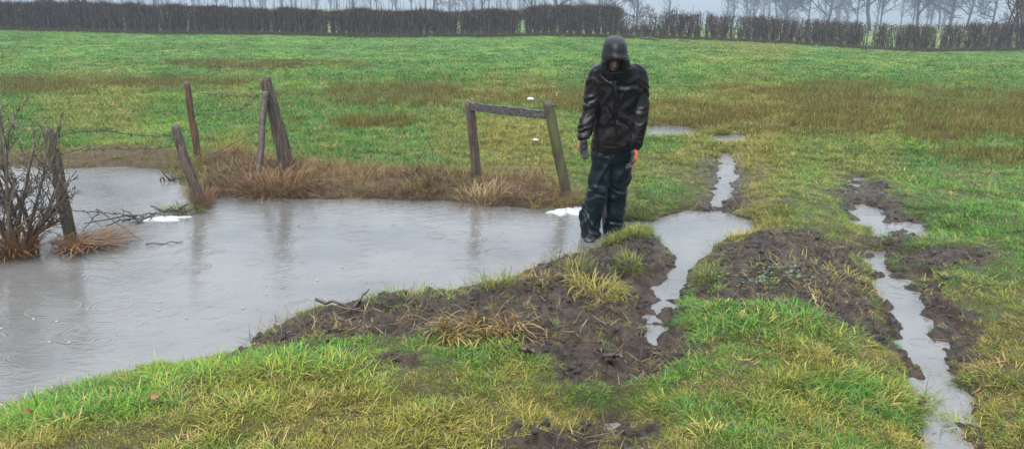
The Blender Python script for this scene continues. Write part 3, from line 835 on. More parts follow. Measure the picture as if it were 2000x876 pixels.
def post_mesh(name, base, top, r0, r1, seed=0, sides=22, rows=34, sink=0.35, crack=True, slant=0.0, square=0.0, bow=0.0):
    """a round, checked and weathered stake from base to top (world points), made about its base"""
    g = np.random.default_rng(seed)
    ax = top - base; L = np.linalg.norm(ax); t = ax / L
    a = np.cross(t, [0, 1, 0]); a /= np.linalg.norm(a); b = np.cross(t, a)
    V = []
    ang = np.arange(sides) * 2 * math.pi / sides
    prof = 1 + g.normal(0, .06, sides)
    prof[g.integers(0, sides, 5)] -= 0.26 if crack else 0.05
    for i in range(rows + 1):
        f = i / rows; d = -sink + f * (L + sink)
        r = r0 + (r1 - r0) * f
        c = t * d + a * (0.012 * (noise2(np.array([f * 4.0]), np.array([seed * 3.1]), 3)[0] - .5) * 2 + bow * math.sin(f * math.pi)) + b * (0.012 * (noise2(np.array([f * 4.0]), np.array([seed * 7.7]), 4)[0] - .5) * 2)
        k = 1 + 0.16 * (noise2(np.cos(ang) * 2 + 9, np.sin(ang) * 2 + f * 9 + seed, 6) - .5)
        rr = r * prof * k
        if square: rr = rr * (1 + square * 0.18 * np.cos(4 * ang))
        ring = c[None] + rr[:, None] * (np.cos(ang)[:, None] * a + np.sin(ang)[:, None] * b)
        if i == rows: ring = ring + t * (0.02 * g.random((sides, 1)) - .01 + slant * r * np.cos(ang)[:, None])
        V.append(ring)
    V = np.concatenate(V)
    i = np.arange(rows)[:, None] * sides; j = np.arange(sides)[None]; j2 = (j + 1) % sides
    Q = np.stack([i + j, i + j2, i + sides + j2, i + sides + j], -1).reshape(-1, 4)
    c1 = V[-sides:].mean(0) - t * 0.008; c0 = V[:sides].mean(0)
    V = np.concatenate([V, [c1, c0]]); n = len(V)
    T = [(rows * sides + k, rows * sides + (k + 1) % sides, n - 2) for k in range(sides)] + [((k + 1) % sides, k, n - 1) for k in range(sides)]
    return fast_mesh(name, V, Q, np.array(T), smooth=True)
def post_pts(bx, by, tx, ty, dy=0.0, z=0.02):
    b = on_z(bx, by, z); return b, on_y(tx, ty, b[1] + dy)
def stake(name, b4, wpx, mat, label, seed, **kw):
    b, t = post_pts(*b4); s = mpp(b)
    o = obj(name, post_mesh(name, b, t, wpx[0] * s / 2, wpx[1] * mpp(t) / 2, seed, **kw), mat, loc=b)
    tag(o, label, 'post', 'old fence posts round the pond')
    return b, t
A0, A1 = stake('fence_post', (136, 462, 90, 252), (25, 21), M_wood_moss, 'mossy green leaning post standing in the pond beside the bare bush', 1, bow=-.02)
B0, B1 = stake('fence_post', (392, 402, 341, 245), (25, 17), M_wood, 'leaning grey stake with frayed foot at the corner of the dead grass bank', 2)
C0, C1 = stake('fence_post', (390, 314, 366, 160), (15, 12), M_wood_brown, 'slim reddish-brown stake with a notch, behind the frayed stake', 3, bow=.015)
D0, D1 = post_pts(564, 340, 517, 152)
E0, E1 = post_pts(503, 352, 520, 182, z=.05); E1 = on_y(519, 180, D0[1] - .10)
e = empty('strainer_post', D0)
obj('post', post_mesh('post', D0, D1, 15.5 * mpp(D0), 11.5 * mpp(D1), 5, sides=26), M_wood, e)
o = obj('brace', post_mesh('brace', E0, E1, 5.5 * mpp(E0), 7 * mpp(E1), 6), M_wood, e, loc=E0 - D0)
tag(e, 'thick cracked strainer post with a thin brace leaning on it', 'post', 'old fence posts round the pond')
# timber frame
F0, F1 = post_pts(931, 362, 917, 200)
G0, G1 = post_pts(1110, 390, 1068, 198)
e = empty('timber_frame', F0)
obj('post', post_mesh('post', F0, F1, 9.5 * mpp(F0), 8.5 * mpp(F1), 8, square=.7), M_wood, e)
o = obj('post', post_mesh('post', G0, G1, 10.5 * mpp(G0), 10 * mpp(G1), 9, bow=.012), M_wood_moss, e, loc=G0 - F0)
R0 = on_y(921, 208, F0[1] - .04); R1 = on_y(1066, 224, G0[1] + .04)
def plank(name, p0, p1, hh, th, seed):
    g = np.random.default_rng(seed); ax = p1 - p0; L = np.linalg.norm(ax); t = ax / L
    dn = np.cross(t, [0, 0, 1.0]); dn /= np.linalg.norm(dn); up = np.cross(dn, t); n = 22; V = []
    prof = [(-1, -1), (-.8, -1.06), (.8, -1.03), (1, -.95), (1.02, .9), (.8, 1.0), (-.8, 1.02), (-1, .92)]
    for i in range(n + 1):
        f = i / n; w = (1 + .06 * g.normal(), 1 + .05 * g.normal()); off = up * (.002 * g.normal() - .003 * math.sin(f * math.pi))
        for a, b in prof: V.append(t * (f * L) + dn * (a * th / 2 * w[0]) + up * (b * hh / 2 * w[1]) + off + t * (.01 * g.normal() if i in (0, n) else 0))
    F = []
    for i in range(n):
        for j in range(8): F.append((i * 8 + j, i * 8 + (j + 1) % 8, i * 8 + 8 + (j + 1) % 8, i * 8 + 8 + j))
    F.append(tuple(range(8))[::-1]); F.append(tuple(range(n * 8, n * 8 + 8)))
    return mesh_from(name, V, F)
rl = plank('rail', R0, R1, .088, .04, 12)
obj('rail', rl, M_wood_grey, e, loc=R0 - F0)
bp = on_y(1078, 205, G0[1] - .06)
obj('bolt', tube_mesh('bolt', [(np.array([[0, 0, 0], [.02, -.05, 0]]), np.array([.013, .013]), 8)]), M_wood, e, loc=bp - F0)
tag(e, 'two leaning posts joined by a grey top rail, a leftover gate frame', 'fence frame')

# ------------------------------------------------------------------ wires
M_wire = pmat('rusty_wire', (0.045, 0.030, 0.024), (0.09, 0.06, 0.045), 30, rough=0.6)
def wire(pts, label, barbs=True, r=.0044, seed=0, droop=0.0, cat='wire'):
    g = np.random.default_rng(seed)
    P = np.array(pts); n = 40
    s = np.concatenate([[0], np.cumsum(np.linalg.norm(np.diff(P, axis=0), axis=1))])
    u = np.linspace(0, s[-1], n)
    Q = np.stack([np.interp(u, s, P[:, k]) for k in range(3)], 1)
    for _ in range(3): Q[1:-1] = (Q[:-2] + 2 * Q[1:-1] + Q[2:]) / 4
    Q[1:-1] += g.normal(0, .006, (n - 2, 3)); Q[:, 2] -= droop * np.sin(np.linspace(0, math.pi, n))
    e = empty('barbed_wire' if barbs else 'fence_wire', Q[0])
    obj('strand', tube_mesh('strand', [(Q - Q[0], np.full(n, r), 4)]), M_wire, e)
    if barbs:
        me = None; k = 3
        d = 0.045
        me = tube_mesh('barb', [(np.array([[-.4 * d, 0, -d * .5], [0, 0, 0], [.4 * d, 0, d * .5]]), np.full(3, r * .8), 3), (np.array([[.3 * d, .3 * d, -d * .5], [0, 0, 0], [-.3 * d, -.3 * d, d * .5]]), np.full(3, r * .8), 3)])
        while k < n - 2:
            b = obj('barb', me, M_wire, e, loc=Q[k] - Q[0]); b.rotation_euler = tuple(g.normal(0, .6, 3)); k += max(2, int(n * 0.14 / s[-1]))
    tag(e, label, cat, 'old fence wires')
def wy(L, y0, y1):
    n = len(L); return [on_y(a, b, y0 + (y1 - y0) * k / (n - 1)) for k, (a, b) in enumerate(L)]
wire(wy([(93, 268), (150, 258), (200, 254), (260, 262), (300, 266), (345, 262)], A0[1], B0[1]), 'sagging barbed wire from the mossy post to the frayed stake, upper strand', seed=1)
wire(wy([(98, 305), (160, 292), (230, 291), (300, 290), (352, 283)], A0[1], B0[1]), 'sagging barbed wire below the upper strand left of the frayed stake', seed=2)
wire(wy([(388, 243), (415, 226), (440, 218), (478, 211), (495, 196), (508, 182)], C0[1], D0[1]), 'kinked barbed wire from the slim brown stake to the strainer post', seed=3)
wire(wy([(420, 300), (455, 280), (480, 268), (505, 255)], 9.6, D0[1]), 'short loose wire end tied to the brace of the strainer post', barbs=False, seed=4)
wire(wy([(432, 170), (470, 214), (505, 256), (525, 300), (540, 332)], D0[1] - .1, D0[1] - .1), 'thin straight wire slanting across the strainer post brace', barbs=False, r=.003, seed=5)
wire(wy([(60, 411), (140, 412), (200, 414), (250, 419), (285, 428)], 6.6, 6.9), 'barbed wire hanging just above the water behind the mossy post', seed=6)
wire(wy([(1082, 226), (1270, 232), (1420, 241), (1560, 250), (1800, 262), (2080, 272)], G0[1], 9.6), 'long thin wire running right from the timber frame past the person', barbs=False, r=.0022, seed=7)

# ------------------------------------------------------------------ person
PX0 = on_z(1172, 464)
PY = PX0[1] + 0.06
def ring_pt(cx, py, dy): return on_y(cx, py, PY + dy)
def loft(rings, ns=24, power=2.3):
    """rings: (centre x px, height px, half width px, half depth m, depth offset m), top to bottom"""
    V = []; ang = np.arange(ns) * 2 * math.pi / ns
    for cx, py, rx, ry, dy in rings:
        c = ring_pt(cx, py, dy); s = mpp(c)
        ca, sa = np.cos(ang), np.sin(ang)
        X = np.sign(ca) * np.abs(ca) ** (2 / power) * rx * s; Y = np.sign(sa) * np.abs(sa) ** (2 / power) * ry
        V.append(np.stack([c[0] + X, c[1] + Y, np.full(ns, c[2])], 1))
    n = len(V); V = np.concatenate(V)
    i = np.arange(n - 1)[:, None] * ns; j = np.arange(ns)[None]; j2 = (j + 1) % ns
    Q = [tuple(q) for q in np.stack([i + j, i + ns + j, i + ns + j2, i + j2], -1).reshape(-1, 4)]
    Q.append(tuple(range(ns))); Q.append(tuple(range((n - 1) * ns, n * ns))[::-1])
    return V, Q
def ellipsoid(c, r, rot=0.0, nu=20, nv=14):
    V = []; F = []
    for a in range(1, nv):
        th = math.pi * a / nv
        for b in range(nu):
            ph = 2 * math.pi * b / nu
            v = np.array([r[0] * math.sin(th) * math.cos(ph), r[1] * math.sin(th) * math.sin(ph), r[2] * math.cos(th)])
            y, z = v[1] * math.cos(rot) - v[2] * math.sin(rot), v[1] * math.sin(rot) + v[2] * math.cos(rot)
            V.append(np.array(c) + [v[0], y, z])
    def hp(z):
        return np.array(c) + [0, -z * math.sin(rot), z * math.cos(rot)]
    V.append(hp(r[2])); V.append(hp(-r[2])); n = len(V)
    for a in range(nv - 2):
        for b in range(nu):
            F.append((a * nu + b, (a + 1) * nu + b, (a + 1) * nu + (b + 1) % nu, a * nu + (b + 1) % nu))
    for b in range(nu):
        F.append((n - 2, b, (b + 1) % nu)); F.append((n - 1, (nv - 2) * nu + (b + 1) % nu, (nv - 2) * nu + b))
    return np.array(V), F
def capsule(pts, rad, ns=12):
    v, q, t = tubes([(np.array(pts), np.array(rad), ns)], caps=True)
    return v, [tuple(a) for a in q] + [tuple(a) for a in t]
def fuse(name, pieces, voxel, smooth=4, disp=None):
    V = []; F = []; n = 0
    for v, f in pieces:
        V += [tuple(a) for a in v]; F += [tuple(int(k) + n for k in a) for a in f]; n += len(v)
    me = mesh_from(name + '_raw', V, F)
    o = bpy.data.objects.new(name + '_raw', me); COL.objects.link(o)
    m = o.modifiers.new('r', 'REMESH'); m.mode = 'VOXEL'; m.voxel_size = voxel
    if smooth:
        m = o.modifiers.new('s', 'SMOOTH'); m.factor = 0.5; m.iterations = smooth
    dg = bpy.context.evaluated_depsgraph_get()
    res = bpy.data.meshes.new_from_object(o.evaluated_get(dg)); res.name = name
    bpy.data.objects.remove(o); bpy.data.meshes.remove(me)
    nv = len(res.vertices)
    co = np.zeros(nv * 3, np.float32); res.vertices.foreach_get('co', co); co = co.reshape(-1, 3).astype(float)
    no = np.zeros(nv * 3, np.float32); res.vertices.foreach_get('normal', no); no = no.reshape(-1, 3).astype(float)
    if disp is not None:
        co = co + no * disp(co, no)[:, None]
        res.vertices.foreach_set('co', co.astype(np.float32).ravel())
    res.polygons.foreach_set('use_smooth', np.ones(len(res.polygons), bool)); res.update()
    return res
def crease(p, s): return 1 - np.abs(noise3(p, s) - 0.5) * 4
def ridged(p, s):
    v = (noise3(p, s) - 0.5) * 4
    return np.exp(-v * v) * 1.5 - .6
org = np.array([PX0[0], PY, 0.0])
def recentre(me, o=org):
    n = len(me.vertices); co = np.zeros(n * 3, np.float32); me.vertices.foreach_get('co', co)
    me.vertices.foreach_set('co', (co.reshape(-1, 3) - o.astype(np.float32)).ravel()); me.update(); return me

# body (continuous figure under the clothes)
TOR = [(1201, 122, 18, .075, .0), (1202, 136, 36, .09, .03), (1206, 150, 41, .10, .04), (1206, 180, 38, .11, .05), (1204, 215, 34, .105, .05), (1202, 245, 33, .11, .05), (1198, 275, 33, .12, .05), (1196, 295, 32, .12, .05), (1194, 306, 24, .10, .05)]
ARM_L = [(1174, 131, 7, .04, .03), (1168, 140, 11, .058, .03), (1161, 160, 11.5, .055, .03), (1157, 185, 10.5, .05, .02), (1153, 208, 10, .046, .0), (1148, 232, 9, .042, -.03), (1142, 256, 7, .034, -.07), (1140, 272, 6, .028, -.09)]
ARM_R = [(1241, 131, 7, .04, .03), (1248, 140, 11, .058, .03), (1252, 160, 11.5, .055, .03), (1253, 185, 10.5, .05, .02), (1253, 210, 10, .046, .0), (1249, 238, 9, .042, -.03), (1244, 266, 7, .034, -.06), (1241, 292, 6, .028, -.08)]
LEG_L = [(1178, 285, 17, .10, .05), (1176, 310, 17, .098, .04), (1173, 340, 15, .085, .02), (1168, 370, 13, .07, .0), (1163, 395, 12, .066, .0), (1158, 420, 11.5, .062, .0), (1155, 445, 8.5, .05, .0), (1154, 462, 8, .05, -.01)]
LEG_R = [(1212, 285, 18, .10, .05), (1212, 310, 18, .098, .06), (1208, 340, 16, .085, .08), (1204, 365, 13.5, .07, .10), (1203, 390, 13, .066, .12), (1200, 415, 12, .062, .14), (1199, 435, 9, .05, .15), (1199, 450, 8.5, .05, .14)]
HC = ring_pt(1199, 106, -.082)           # head centre
TILT = R(26)
def hd(x, y, z):                          # head frame: x right, -y forward, z up, tipped forward
    return HC + np.array([x, y * math.cos(TILT) - z * -math.sin(TILT) * -1, 0]) * 0 + np.array([x, y * math.cos(TILT) - z * math.sin(TILT), y * math.sin(TILT) + z * math.cos(TILT)])
head = [ellipsoid(hd(0, .014, .022), (.073, .090, .090), TILT), ellipsoid(hd(0, -.025, -.055), (.058, .066, .075), TILT),
        ellipsoid(hd(0, -.070, -.098), (.028, .022, .022), TILT),            # chin
        ellipsoid(hd(0, -.104, -.022), (.013, .020, .026), TILT), ellipsoid(hd(0, -.114, -.036), (.016, .014, .011), TILT),   # nose
        ellipsoid(hd(0, -.092, .018), (.050, .012, .010), TILT),             # brow
        ellipsoid(hd(0, -.090, -.066), (.024, .010, .006), TILT), ellipsoid(hd(0, -.088, -.076), (.021, .011, .007), TILT),   # lips
        ellipsoid(hd(-.078, .012, -.015), (.010, .020, .032), TILT), ellipsoid(hd(.078, .012, -.015), (.010, .020, .032), TILT),
        capsule([ring_pt(1201, 140, .02), hd(0, .02, -.04)], [.062, .058])]
M_skin = pmat('skin', (0.27, 0.145, 0.105), (0.23, 0.11, 0.08), 25, rough=0.5)
def pants_clip(v): return v
body = fuse('person', [loft(TOR), loft(ARM_L), loft(ARM_R), loft(LEG_L), loft(LEG_R)] + head, .006, 3)
person = obj('person', recentre(body), M_skin, loc=org)
tag(person, 'person in a black hooded raincoat and dark trousers looking down at the flooded bank', 'person')
M_eye = pmat('lowered_eyelid', (0.16, 0.08, 0.055), rough=.4); M_brow = pmat('brow_hair', (0.03, 0.02, 0.015), rough=.7)
for s in (-1, 1):
    ev, ef = ellipsoid((0, 0, 0), (.013, .010, .007), TILT, 12, 8)
    obj('eye', mesh_from('eye', ev, ef, True), M_eye, person, loc=hd(s * .031, -.088, -.004) - org)
    ev, ef = ellipsoid((0, 0, 0), (.019, .006, .005), TILT, 10, 6)
    obj('eyebrow', mesh_from('eyebrow', ev, ef, True), M_brow, person, loc=hd(s * .031, -.099, .022) - org)

# jacket
def px_z(py): return on_y(1200, py, PY)[2]
Z_EL, Z_WR, Z_HEM, Z_SH = px_z(205), px_z(280), px_z(288), px_z(135)
def jacket_disp(p, n):
    q = p - org
    w = (noise3(q * 7, 3) - .5)[:, None] * np.array([.16, .1, .16])
    q = q + w
    arm = sstep(.155, .205, np.abs(p[:, 0] - ring_pt(1204, 200, 0)[0]))
    low = sstep(Z_EL + .12, Z_EL - .08, p[:, 2])
    k = q[:, 2] + 0.5 * q[:, 0] * np.sign(q[:, 0] - .1)
    sl = ridged(np.stack([q[:, 0] * 5, q[:, 1] * 6, k * 21], 1), 5) * (0.0075 * low + .004) + ridged(np.stack([q[:, 0] * 9, q[:, 1] * 9, k * 40], 1), 6) * .003 * low
    d1 = ridged(np.stack([(q[:, 0] - .45 * q[:, 2]) * 15, q[:, 1] * 8, q[:, 2] * 3.5], 1), 7) * .009
    d2 = ridged(np.stack([(q[:, 0] + .6 * q[:, 2]) * 11, q[:, 1] * 8, q[:, 2] * 5], 1), 8) * .008
    d3 = ridged(q * 22, 9) * .0025 + crease(np.stack([(q[:, 0] - .25 * q[:, 2]) * 24, q[:, 1] * 12, q[:, 2] * 9], 1), 11) * .0035 + crease(np.stack([(q[:, 0] + .8 * q[:, 2]) * 17, q[:, 1] * 12, q[:, 2] * 12], 1), 12) * .003
    hem = sstep(Z_HEM + .18, Z_HEM, p[:, 2]) * (noise3(np.stack([q[:, 0] * 14, q[:, 1] * 14, q[:, 2] * 2], 1), 10) - .5) * .03
    top = 1 - .75 * sstep(Z_SH - .12, Z_SH - .02, p[:, 2])
    return ((1 - arm) * (d1 + d2 + d3 + hem) + arm * (sl + d3)) * top - .003
JT = [(1201, 119, 24, .09, .0), (1202, 125, 33, .105, .02), (1204, 132, 42, .12, .03), (1205, 140, 46, .13, .04), (1206, 152, 47, .14, .045), (1207, 180, 44, .15, .05), (1205, 210, 41, .15, .05), (1202, 240, 41, .155, .05), (1199, 265, 40, .16, .05), (1197, 284, 39.5, .165, .05), (1196, 292, 38, .16, .05)]
JL = [(1176, 124, 7, .05, .03), (1170, 129, 11.5, .065, .03), (1165, 138, 14.5, .075, .03), (1161, 155, 15.5, .078, .03), (1157, 180, 15, .072, .02), (1154, 205, 14.5, .068, .0), (1149, 225, 13.5, .062, -.02), (1145, 245, 12.5, .058, -.05), (1141, 262, 11.5, .052, -.08), (1140, 271, 10, .046, -.09)]
JR = [(1239, 124, 7, .05, .03), (1245, 129, 11.5, .065, .03), (1249, 138, 14.5, .075, .03), (1251, 155, 15.5, .078, .03), (1253, 180, 14.5, .072, .02), (1252, 207, 14, .068, .0), (1250, 230, 13.5, .062, -.03), (1247, 250, 13, .058, -.05), (1244, 270, 12, .052, -.07), (1241, 285, 11, .048, -.08), (1240, 291, 10, .045, -.085)]
jk = fuse('rain_jacket', [loft(JT, 32, 2.6), loft(JL), loft(JR)], .008, 5, jacket_disp)
M_jacket = pmat('black_raincoat', (0.0022, 0.0018, 0.0021), (0.0075, 0.0042, 0.0036), 6, rough=.17, rough2=.30, bmp=.06, bscale=60, bdist=.004, spec=.20)
jacket = obj('rain_jacket', recentre(jk), M_jacket, person)
jacket['label'] = 'wet black raincoat with creased sleeves'
# hood: a shell with an opening for the face
HOOD = [(1201, 69.5, 5, .03, .0), (1201, 71.5, 13, .08, -.015), (1201, 76, 18, .118, -.03), (1201, 84, 21, .15, -.045), (1201, 94, 22.5, .165, -.055), (1201, 104, 24, .168, -.058), (1202, 112, 25.5, .175, -.065), (1202, 118, 26, .17, -.062), (1203, 126, 27.5, .158, -.05), (1204, 136, 30, .15, -.03), (1204, 146, 32, .135, -.01), (1204, 154, 30, .115, .0)]
hv, hf = loft(HOOD, 40, 2.2)
hm = fuse('hood', [(hv, hf)], .007, 14, lambda p, n: ridged(np.stack([(p - org)[:, 0] * 9 + (p - org)[:, 2] * 6, (p - org)[:, 1] * 7, (p - org)[:, 2] * 8], 1), 31) * .004 * sstep(px_z(72), px_z(90), p[:, 2]) + ridged(np.stack([(p - org)[:, 0] * 9, (p - org)[:, 1] * 9, (p - org)[:, 2] * 26], 1), 32) * .004 * sstep(px_z(90), px_z(125), p[:, 2]))
nv = len(hm.vertices); co = np.zeros(nv * 3, np.float32); hm.vertices.foreach_get('co', co); co = co.reshape(-1, 3)
zb, zc = on_y(1200, 118, PY - .2)[2], on_y(1200, 142, PY - .15)[2]
cxh = ring_pt(1200, 120, -.15)[0]
xl = (co[:, 0] - cxh)
hole = (co[:, 1] < PY - .085) & (co[:, 2] < zb + .002 - 1.1 * xl ** 2) & (co[:, 2] > zc + 2.2 * xl ** 2) & (np.abs(xl) < .064)
import bmesh
bm = bmesh.new(); bm.from_mesh(hm); bm.verts.ensure_lookup_table()
bmesh.ops.delete(bm, geom=[v for v in bm.verts if hole[v.index]], context='VERTS')
# drop the closed floor of the shell inside the collar
bm.to_mesh(hm); bm.free()
M_hood = pmat('black_hood', (0.0030, 0.0028, 0.0032), (0.0060, 0.0045, 0.0045), 6, rough=.34, rough2=.46, bmp=.06, bscale=60, bdist=.004, spec=.24)
hood = obj('hood', recentre(hm), M_hood, jacket)
md = hood.modifiers.new('thick', 'SOLIDIFY'); md.thickness = .010; md.offset = -1
# stiff peak along the hood's front edge
arc = [np.array([cxh + .095 * math.sin(a), PY - .20 + .085 * (1 - math.cos(a)) , zb + .006 - .030 * math.sin(abs(a)) ** 2]) for a in np.linspace(-1.45, 1.45, 17)]
obj('hood_peak', tube_mesh('hood_peak', [(np.array(arc) - org, np.full(17, .007), 8)]), M_jacket, jacket)
fl = [ring_pt(1203 - 2 * math.sin(k * .9), 152 + k * 9.0, -.112 - .008 * min(k, 3)) for k in range(15)]
obj('storm_flap', tube_mesh('storm_flap', [(np.array(fl) - org + np.array([0, .012, 0]), np.full(15, .012), 8)]), M_jacket, jacket)

# trousers
def trouser_disp(p, n):
    q = p - org
    q = q + (noise3(q * 6, 13) - .5)[:, None] * np.array([.14, .1, .2])
    a = ridged(np.stack([(q[:, 0] - .5 * q[:, 2]) * 12, q[:, 1] * 8, q[:, 2] * 5], 1), 14) * .010
    b = ridged(np.stack([q[:, 0] * 5, q[:, 1] * 6, (q[:, 2] + .5 * q[:, 0]) * 13], 1), 15) * .012 * (sstep(.62, .5, p[:, 2]) + .2)
    c = ridged(q * 19, 16) * .003 + crease(np.stack([(q[:, 0] + .5 * q[:, 2]) * 18, q[:, 1] * 12, q[:, 2] * 11], 1), 17) * .0035
    return a + b + c - .005
TW = [(1196, 276, 36, .14, .05), (1195, 290, 38.5, .15, .05), (1195, 303, 38.5, .15, .05), (1194, 316, 36, .13, .05), (1192, 322, 20, .08, .05)]
TL = [(1177, 284, 19, .13, .05), (1176, 300, 20, .125, .04), (1174, 330, 20.5, .115, .03), (1170, 355, 19.5, .11, .01), (1166, 380, 18, .10, .0), (1161, 402, 17, .098, .0), (1157, 422, 17, .098, .0), (1154, 442, 17, .10, .0), (1153, 456, 17.5, .105, -.01), (1154, 464, 16.5, .10, -.015)]
TR = [(1213, 284, 20, .13, .05), (1214, 300, 21, .125, .05), (1212, 325, 22, .12, .06), (1209, 345, 22.5, .12, .07), (1205, 358, 20, .105, .09), (1203, 375, 19.5, .10, .11), (1202, 400, 17, .095, .13), (1199, 425, 18, .098, .14), (1198, 442, 19, .105, .14), (1199, 452, 18, .10, .13)]
FOLD = [(1143, 398, 4, .05, .06), (1141, 415, 6, .06, .07), (1140, 432, 6, .06, .07), (1141, 446, 4, .05, .06)]
tr = fuse('rain_trousers', [loft(TW, 30, 2.5), loft(TL), loft(TR), loft(FOLD)], .008, 4, trouser_disp)
M_trouser = pmat('dark_petrol_trousers', (0.0012, 0.0060, 0.0080), (0.0022, 0.0095, 0.0120), 5, rough=.24, rough2=.36, bmp=.06, bscale=60, bdist=.004, spec=.20)
obj('rain_trousers', recentre(tr), M_trouser, person)['label'] = 'loose dark petrol waterproof trousers gathered at the boots'
# boots
M_boot = pmat('rubber_boot', (0.010, 0.010, 0.010), (0.02, 0.018, 0.015), 8, rough=.35)
def boot(cx, py, dy, dirx):
    c = ring_pt(cx, py, dy)
    f = np.array([dirx, -math.sqrt(1 - dirx * dirx), 0])
    P = [capsule([c + [0, 0, .24], c + [0, 0, .10], c + [0, 0, .03]], [.058, .055, .05], 16), ellipsoid(c + np.array([0, .0, .035]), (.048, .065, .045)),
         ellipsoid(c + f * .07 + [0, 0, .032], (.048, .085, .042)), ellipsoid(c + f * .14 + [0, 0, .025], (.050, .062, .036))]
    return recentre(fuse('boot', P, .006, 4))
obj('boot', boot(1154, 466, -.02, -.2), M_boot, person); obj('boot', boot(1198, 455, .12, -.25), M_boot, person)
# gloves: palm, four bent fingers and a thumb, orange knit back and dark dipped palm
m, nt, out = new_mat('work_glove')
at_ = N(nt, 'Attribute', attribute_name='back')
p_ = N(nt, 'BsdfPrincipled', Roughness=.6); nt.links.new(p_.outputs[0], out.inputs[0])
nt.links.new(mixc(nt, at_.outputs['Fac'], (0.022, 0.023, 0.023), (0.75, 0.12, 0.030)), p_.inputs['Base Color'])
nt.links.new(bump(nt, noise_n(nt, coords(nt), 300, 2), .3, .002), p_.inputs['Normal'])
M_glove = m
def hand(wrist, down, back, label):
    d = down / np.linalg.norm(down); bk = back - d * back.dot(d); bk /= np.linalg.norm(bk); w = np.cross(d, bk)
    if w[1] > 0: w = -w                      # thumb side towards the camera
    P = []
    P.append(capsule([wrist - d * .05, wrist, wrist + d * .03], [.034, .034, .037], 14))
    for k in range(4):
        o_ = w * (.033 - .022 * k)
        root = wrist + d * .02 + o_ * .8; kn = wrist + d * (.098 - .004 * abs(k - 1)) + o_
        P.append(capsule([root, wrist + d * .06 + o_ * .95, kn], [.017, .0165, .0145], 10))
        L = (.040, .045, .042, .033)[k]; q = kn; a = R(22)
        pts = [kn]; 
        for j, fr in enumerate((1.0, .72, .55)):
            q = q + (d * math.cos(a) - bk * math.sin(a)) * L * fr; pts.append(q); a += R(30)
        P.append(capsule([kn - d * .01] + pts[1:], [.0115, .0112, .0105, .009], 10))
    tb = wrist + d * .035 + w * .034
    t1 = tb + (d * .75 + w * .45 - bk * .45) * .042; t2 = t1 + (d * .9 + w * .05 - bk * .4) * .036
    P.append(capsule([wrist + d * .02 + w * .015, tb, t1, t2], [.018, .016, .013, .0105], 10))
    P.append(ellipsoid(wrist + d * .07, (.034, .034, .04)) if False else capsule([wrist + d * .02, wrist + d * .085], [.027, .024], 12))
    me = fuse('glove', P, .0032, 2)
    n = len(me.vertices); no = np.zeros(n * 3, np.float32); me.vertices.foreach_get('normal', no); co = np.zeros(n * 3, np.float32); me.vertices.foreach_get('co', co)
    dn = no.reshape(-1, 3) @ bk.astype(np.float32); al = (co.reshape(-1, 3) - wrist.astype(np.float32)) @ d.astype(np.float32)
    k = sstep(-.05, .2, dn + .25 * (al < .015)) * sstep(.165, .135, al)
    set_attr(me, 'back', 'FLOAT', k.astype(np.float32))
    o = obj('glove', recentre(me), M_glove, person); o['label'] = label
hand(ring_pt(1139, 272, -.095), np.array([.0, -.10, -1]), np.array([-.55, .83, 0]), 'dark dipped glove with a sliver of orange')
hand(ring_pt(1239, 293, -.09), np.array([-.08, -.12, -1]), np.array([.97, .25, 0]), 'glove with bright orange back and dark palm')

# ------------------------------------------------------------------ bare bush in the pond
M_bush = pmat('bush_bark', (0.060, 0.042, 0.030), (0.15, 0.115, 0.080), 12, rough=.7)
g = np.random.default_rng(33); out1 = []; out2 = []
bb = on_z(22, 490)
SP2 = [(7, 7, .36, .55, .09, .05), (5, 5, .42, .75, .15, .05), (3, 3, .5, .8, .22, .05), (2, 0, 0, 0, .2, 0)]
for k in range(13):
    a = g.uniform(-.7, .7); d = np.array([math.sin(a) * .55 + .10, g.normal(0, .30), 1.0]); d /= np.linalg.norm(d)
    tmp = []
    grow(g, (g.normal(0, .10), g.normal(0, .12), -.1), d, 1.0 + .35 * g.random(), .012 + .008 * g.random(), 0, SP2, tmp)
    for o in tmp: (out1 if o[2] > 3 else out2).append((o[0], np.maximum(o[1], .0016), o[2] if o[2] > 3 else 3))
# a long limb reaching right over the water and whips hanging left
for k in range(4):
    tmp = []
    grow(g, (.05, 0, .02), (0.85, g.normal(0, .1), .28 + .1 * k), .75, .014, 0, SP2, tmp)
    for o in tmp: (out1 if o[2] > 3 else out2).append((o[0], np.maximum(o[1], .0016), o[2] if o[2] > 3 else 3))
e = empty('bare_bush', bb)
o = obj('branches', tube_mesh('branches', out1), M_bush, e); o['kind'] = 'stuff'
o = obj('twigs', tube_mesh('twigs', out2, caps=False), M_bush, e); o['kind'] = 'stuff'
tag(e, 'leafless thorny bush growing out of the pond at the left edge', 'bush')
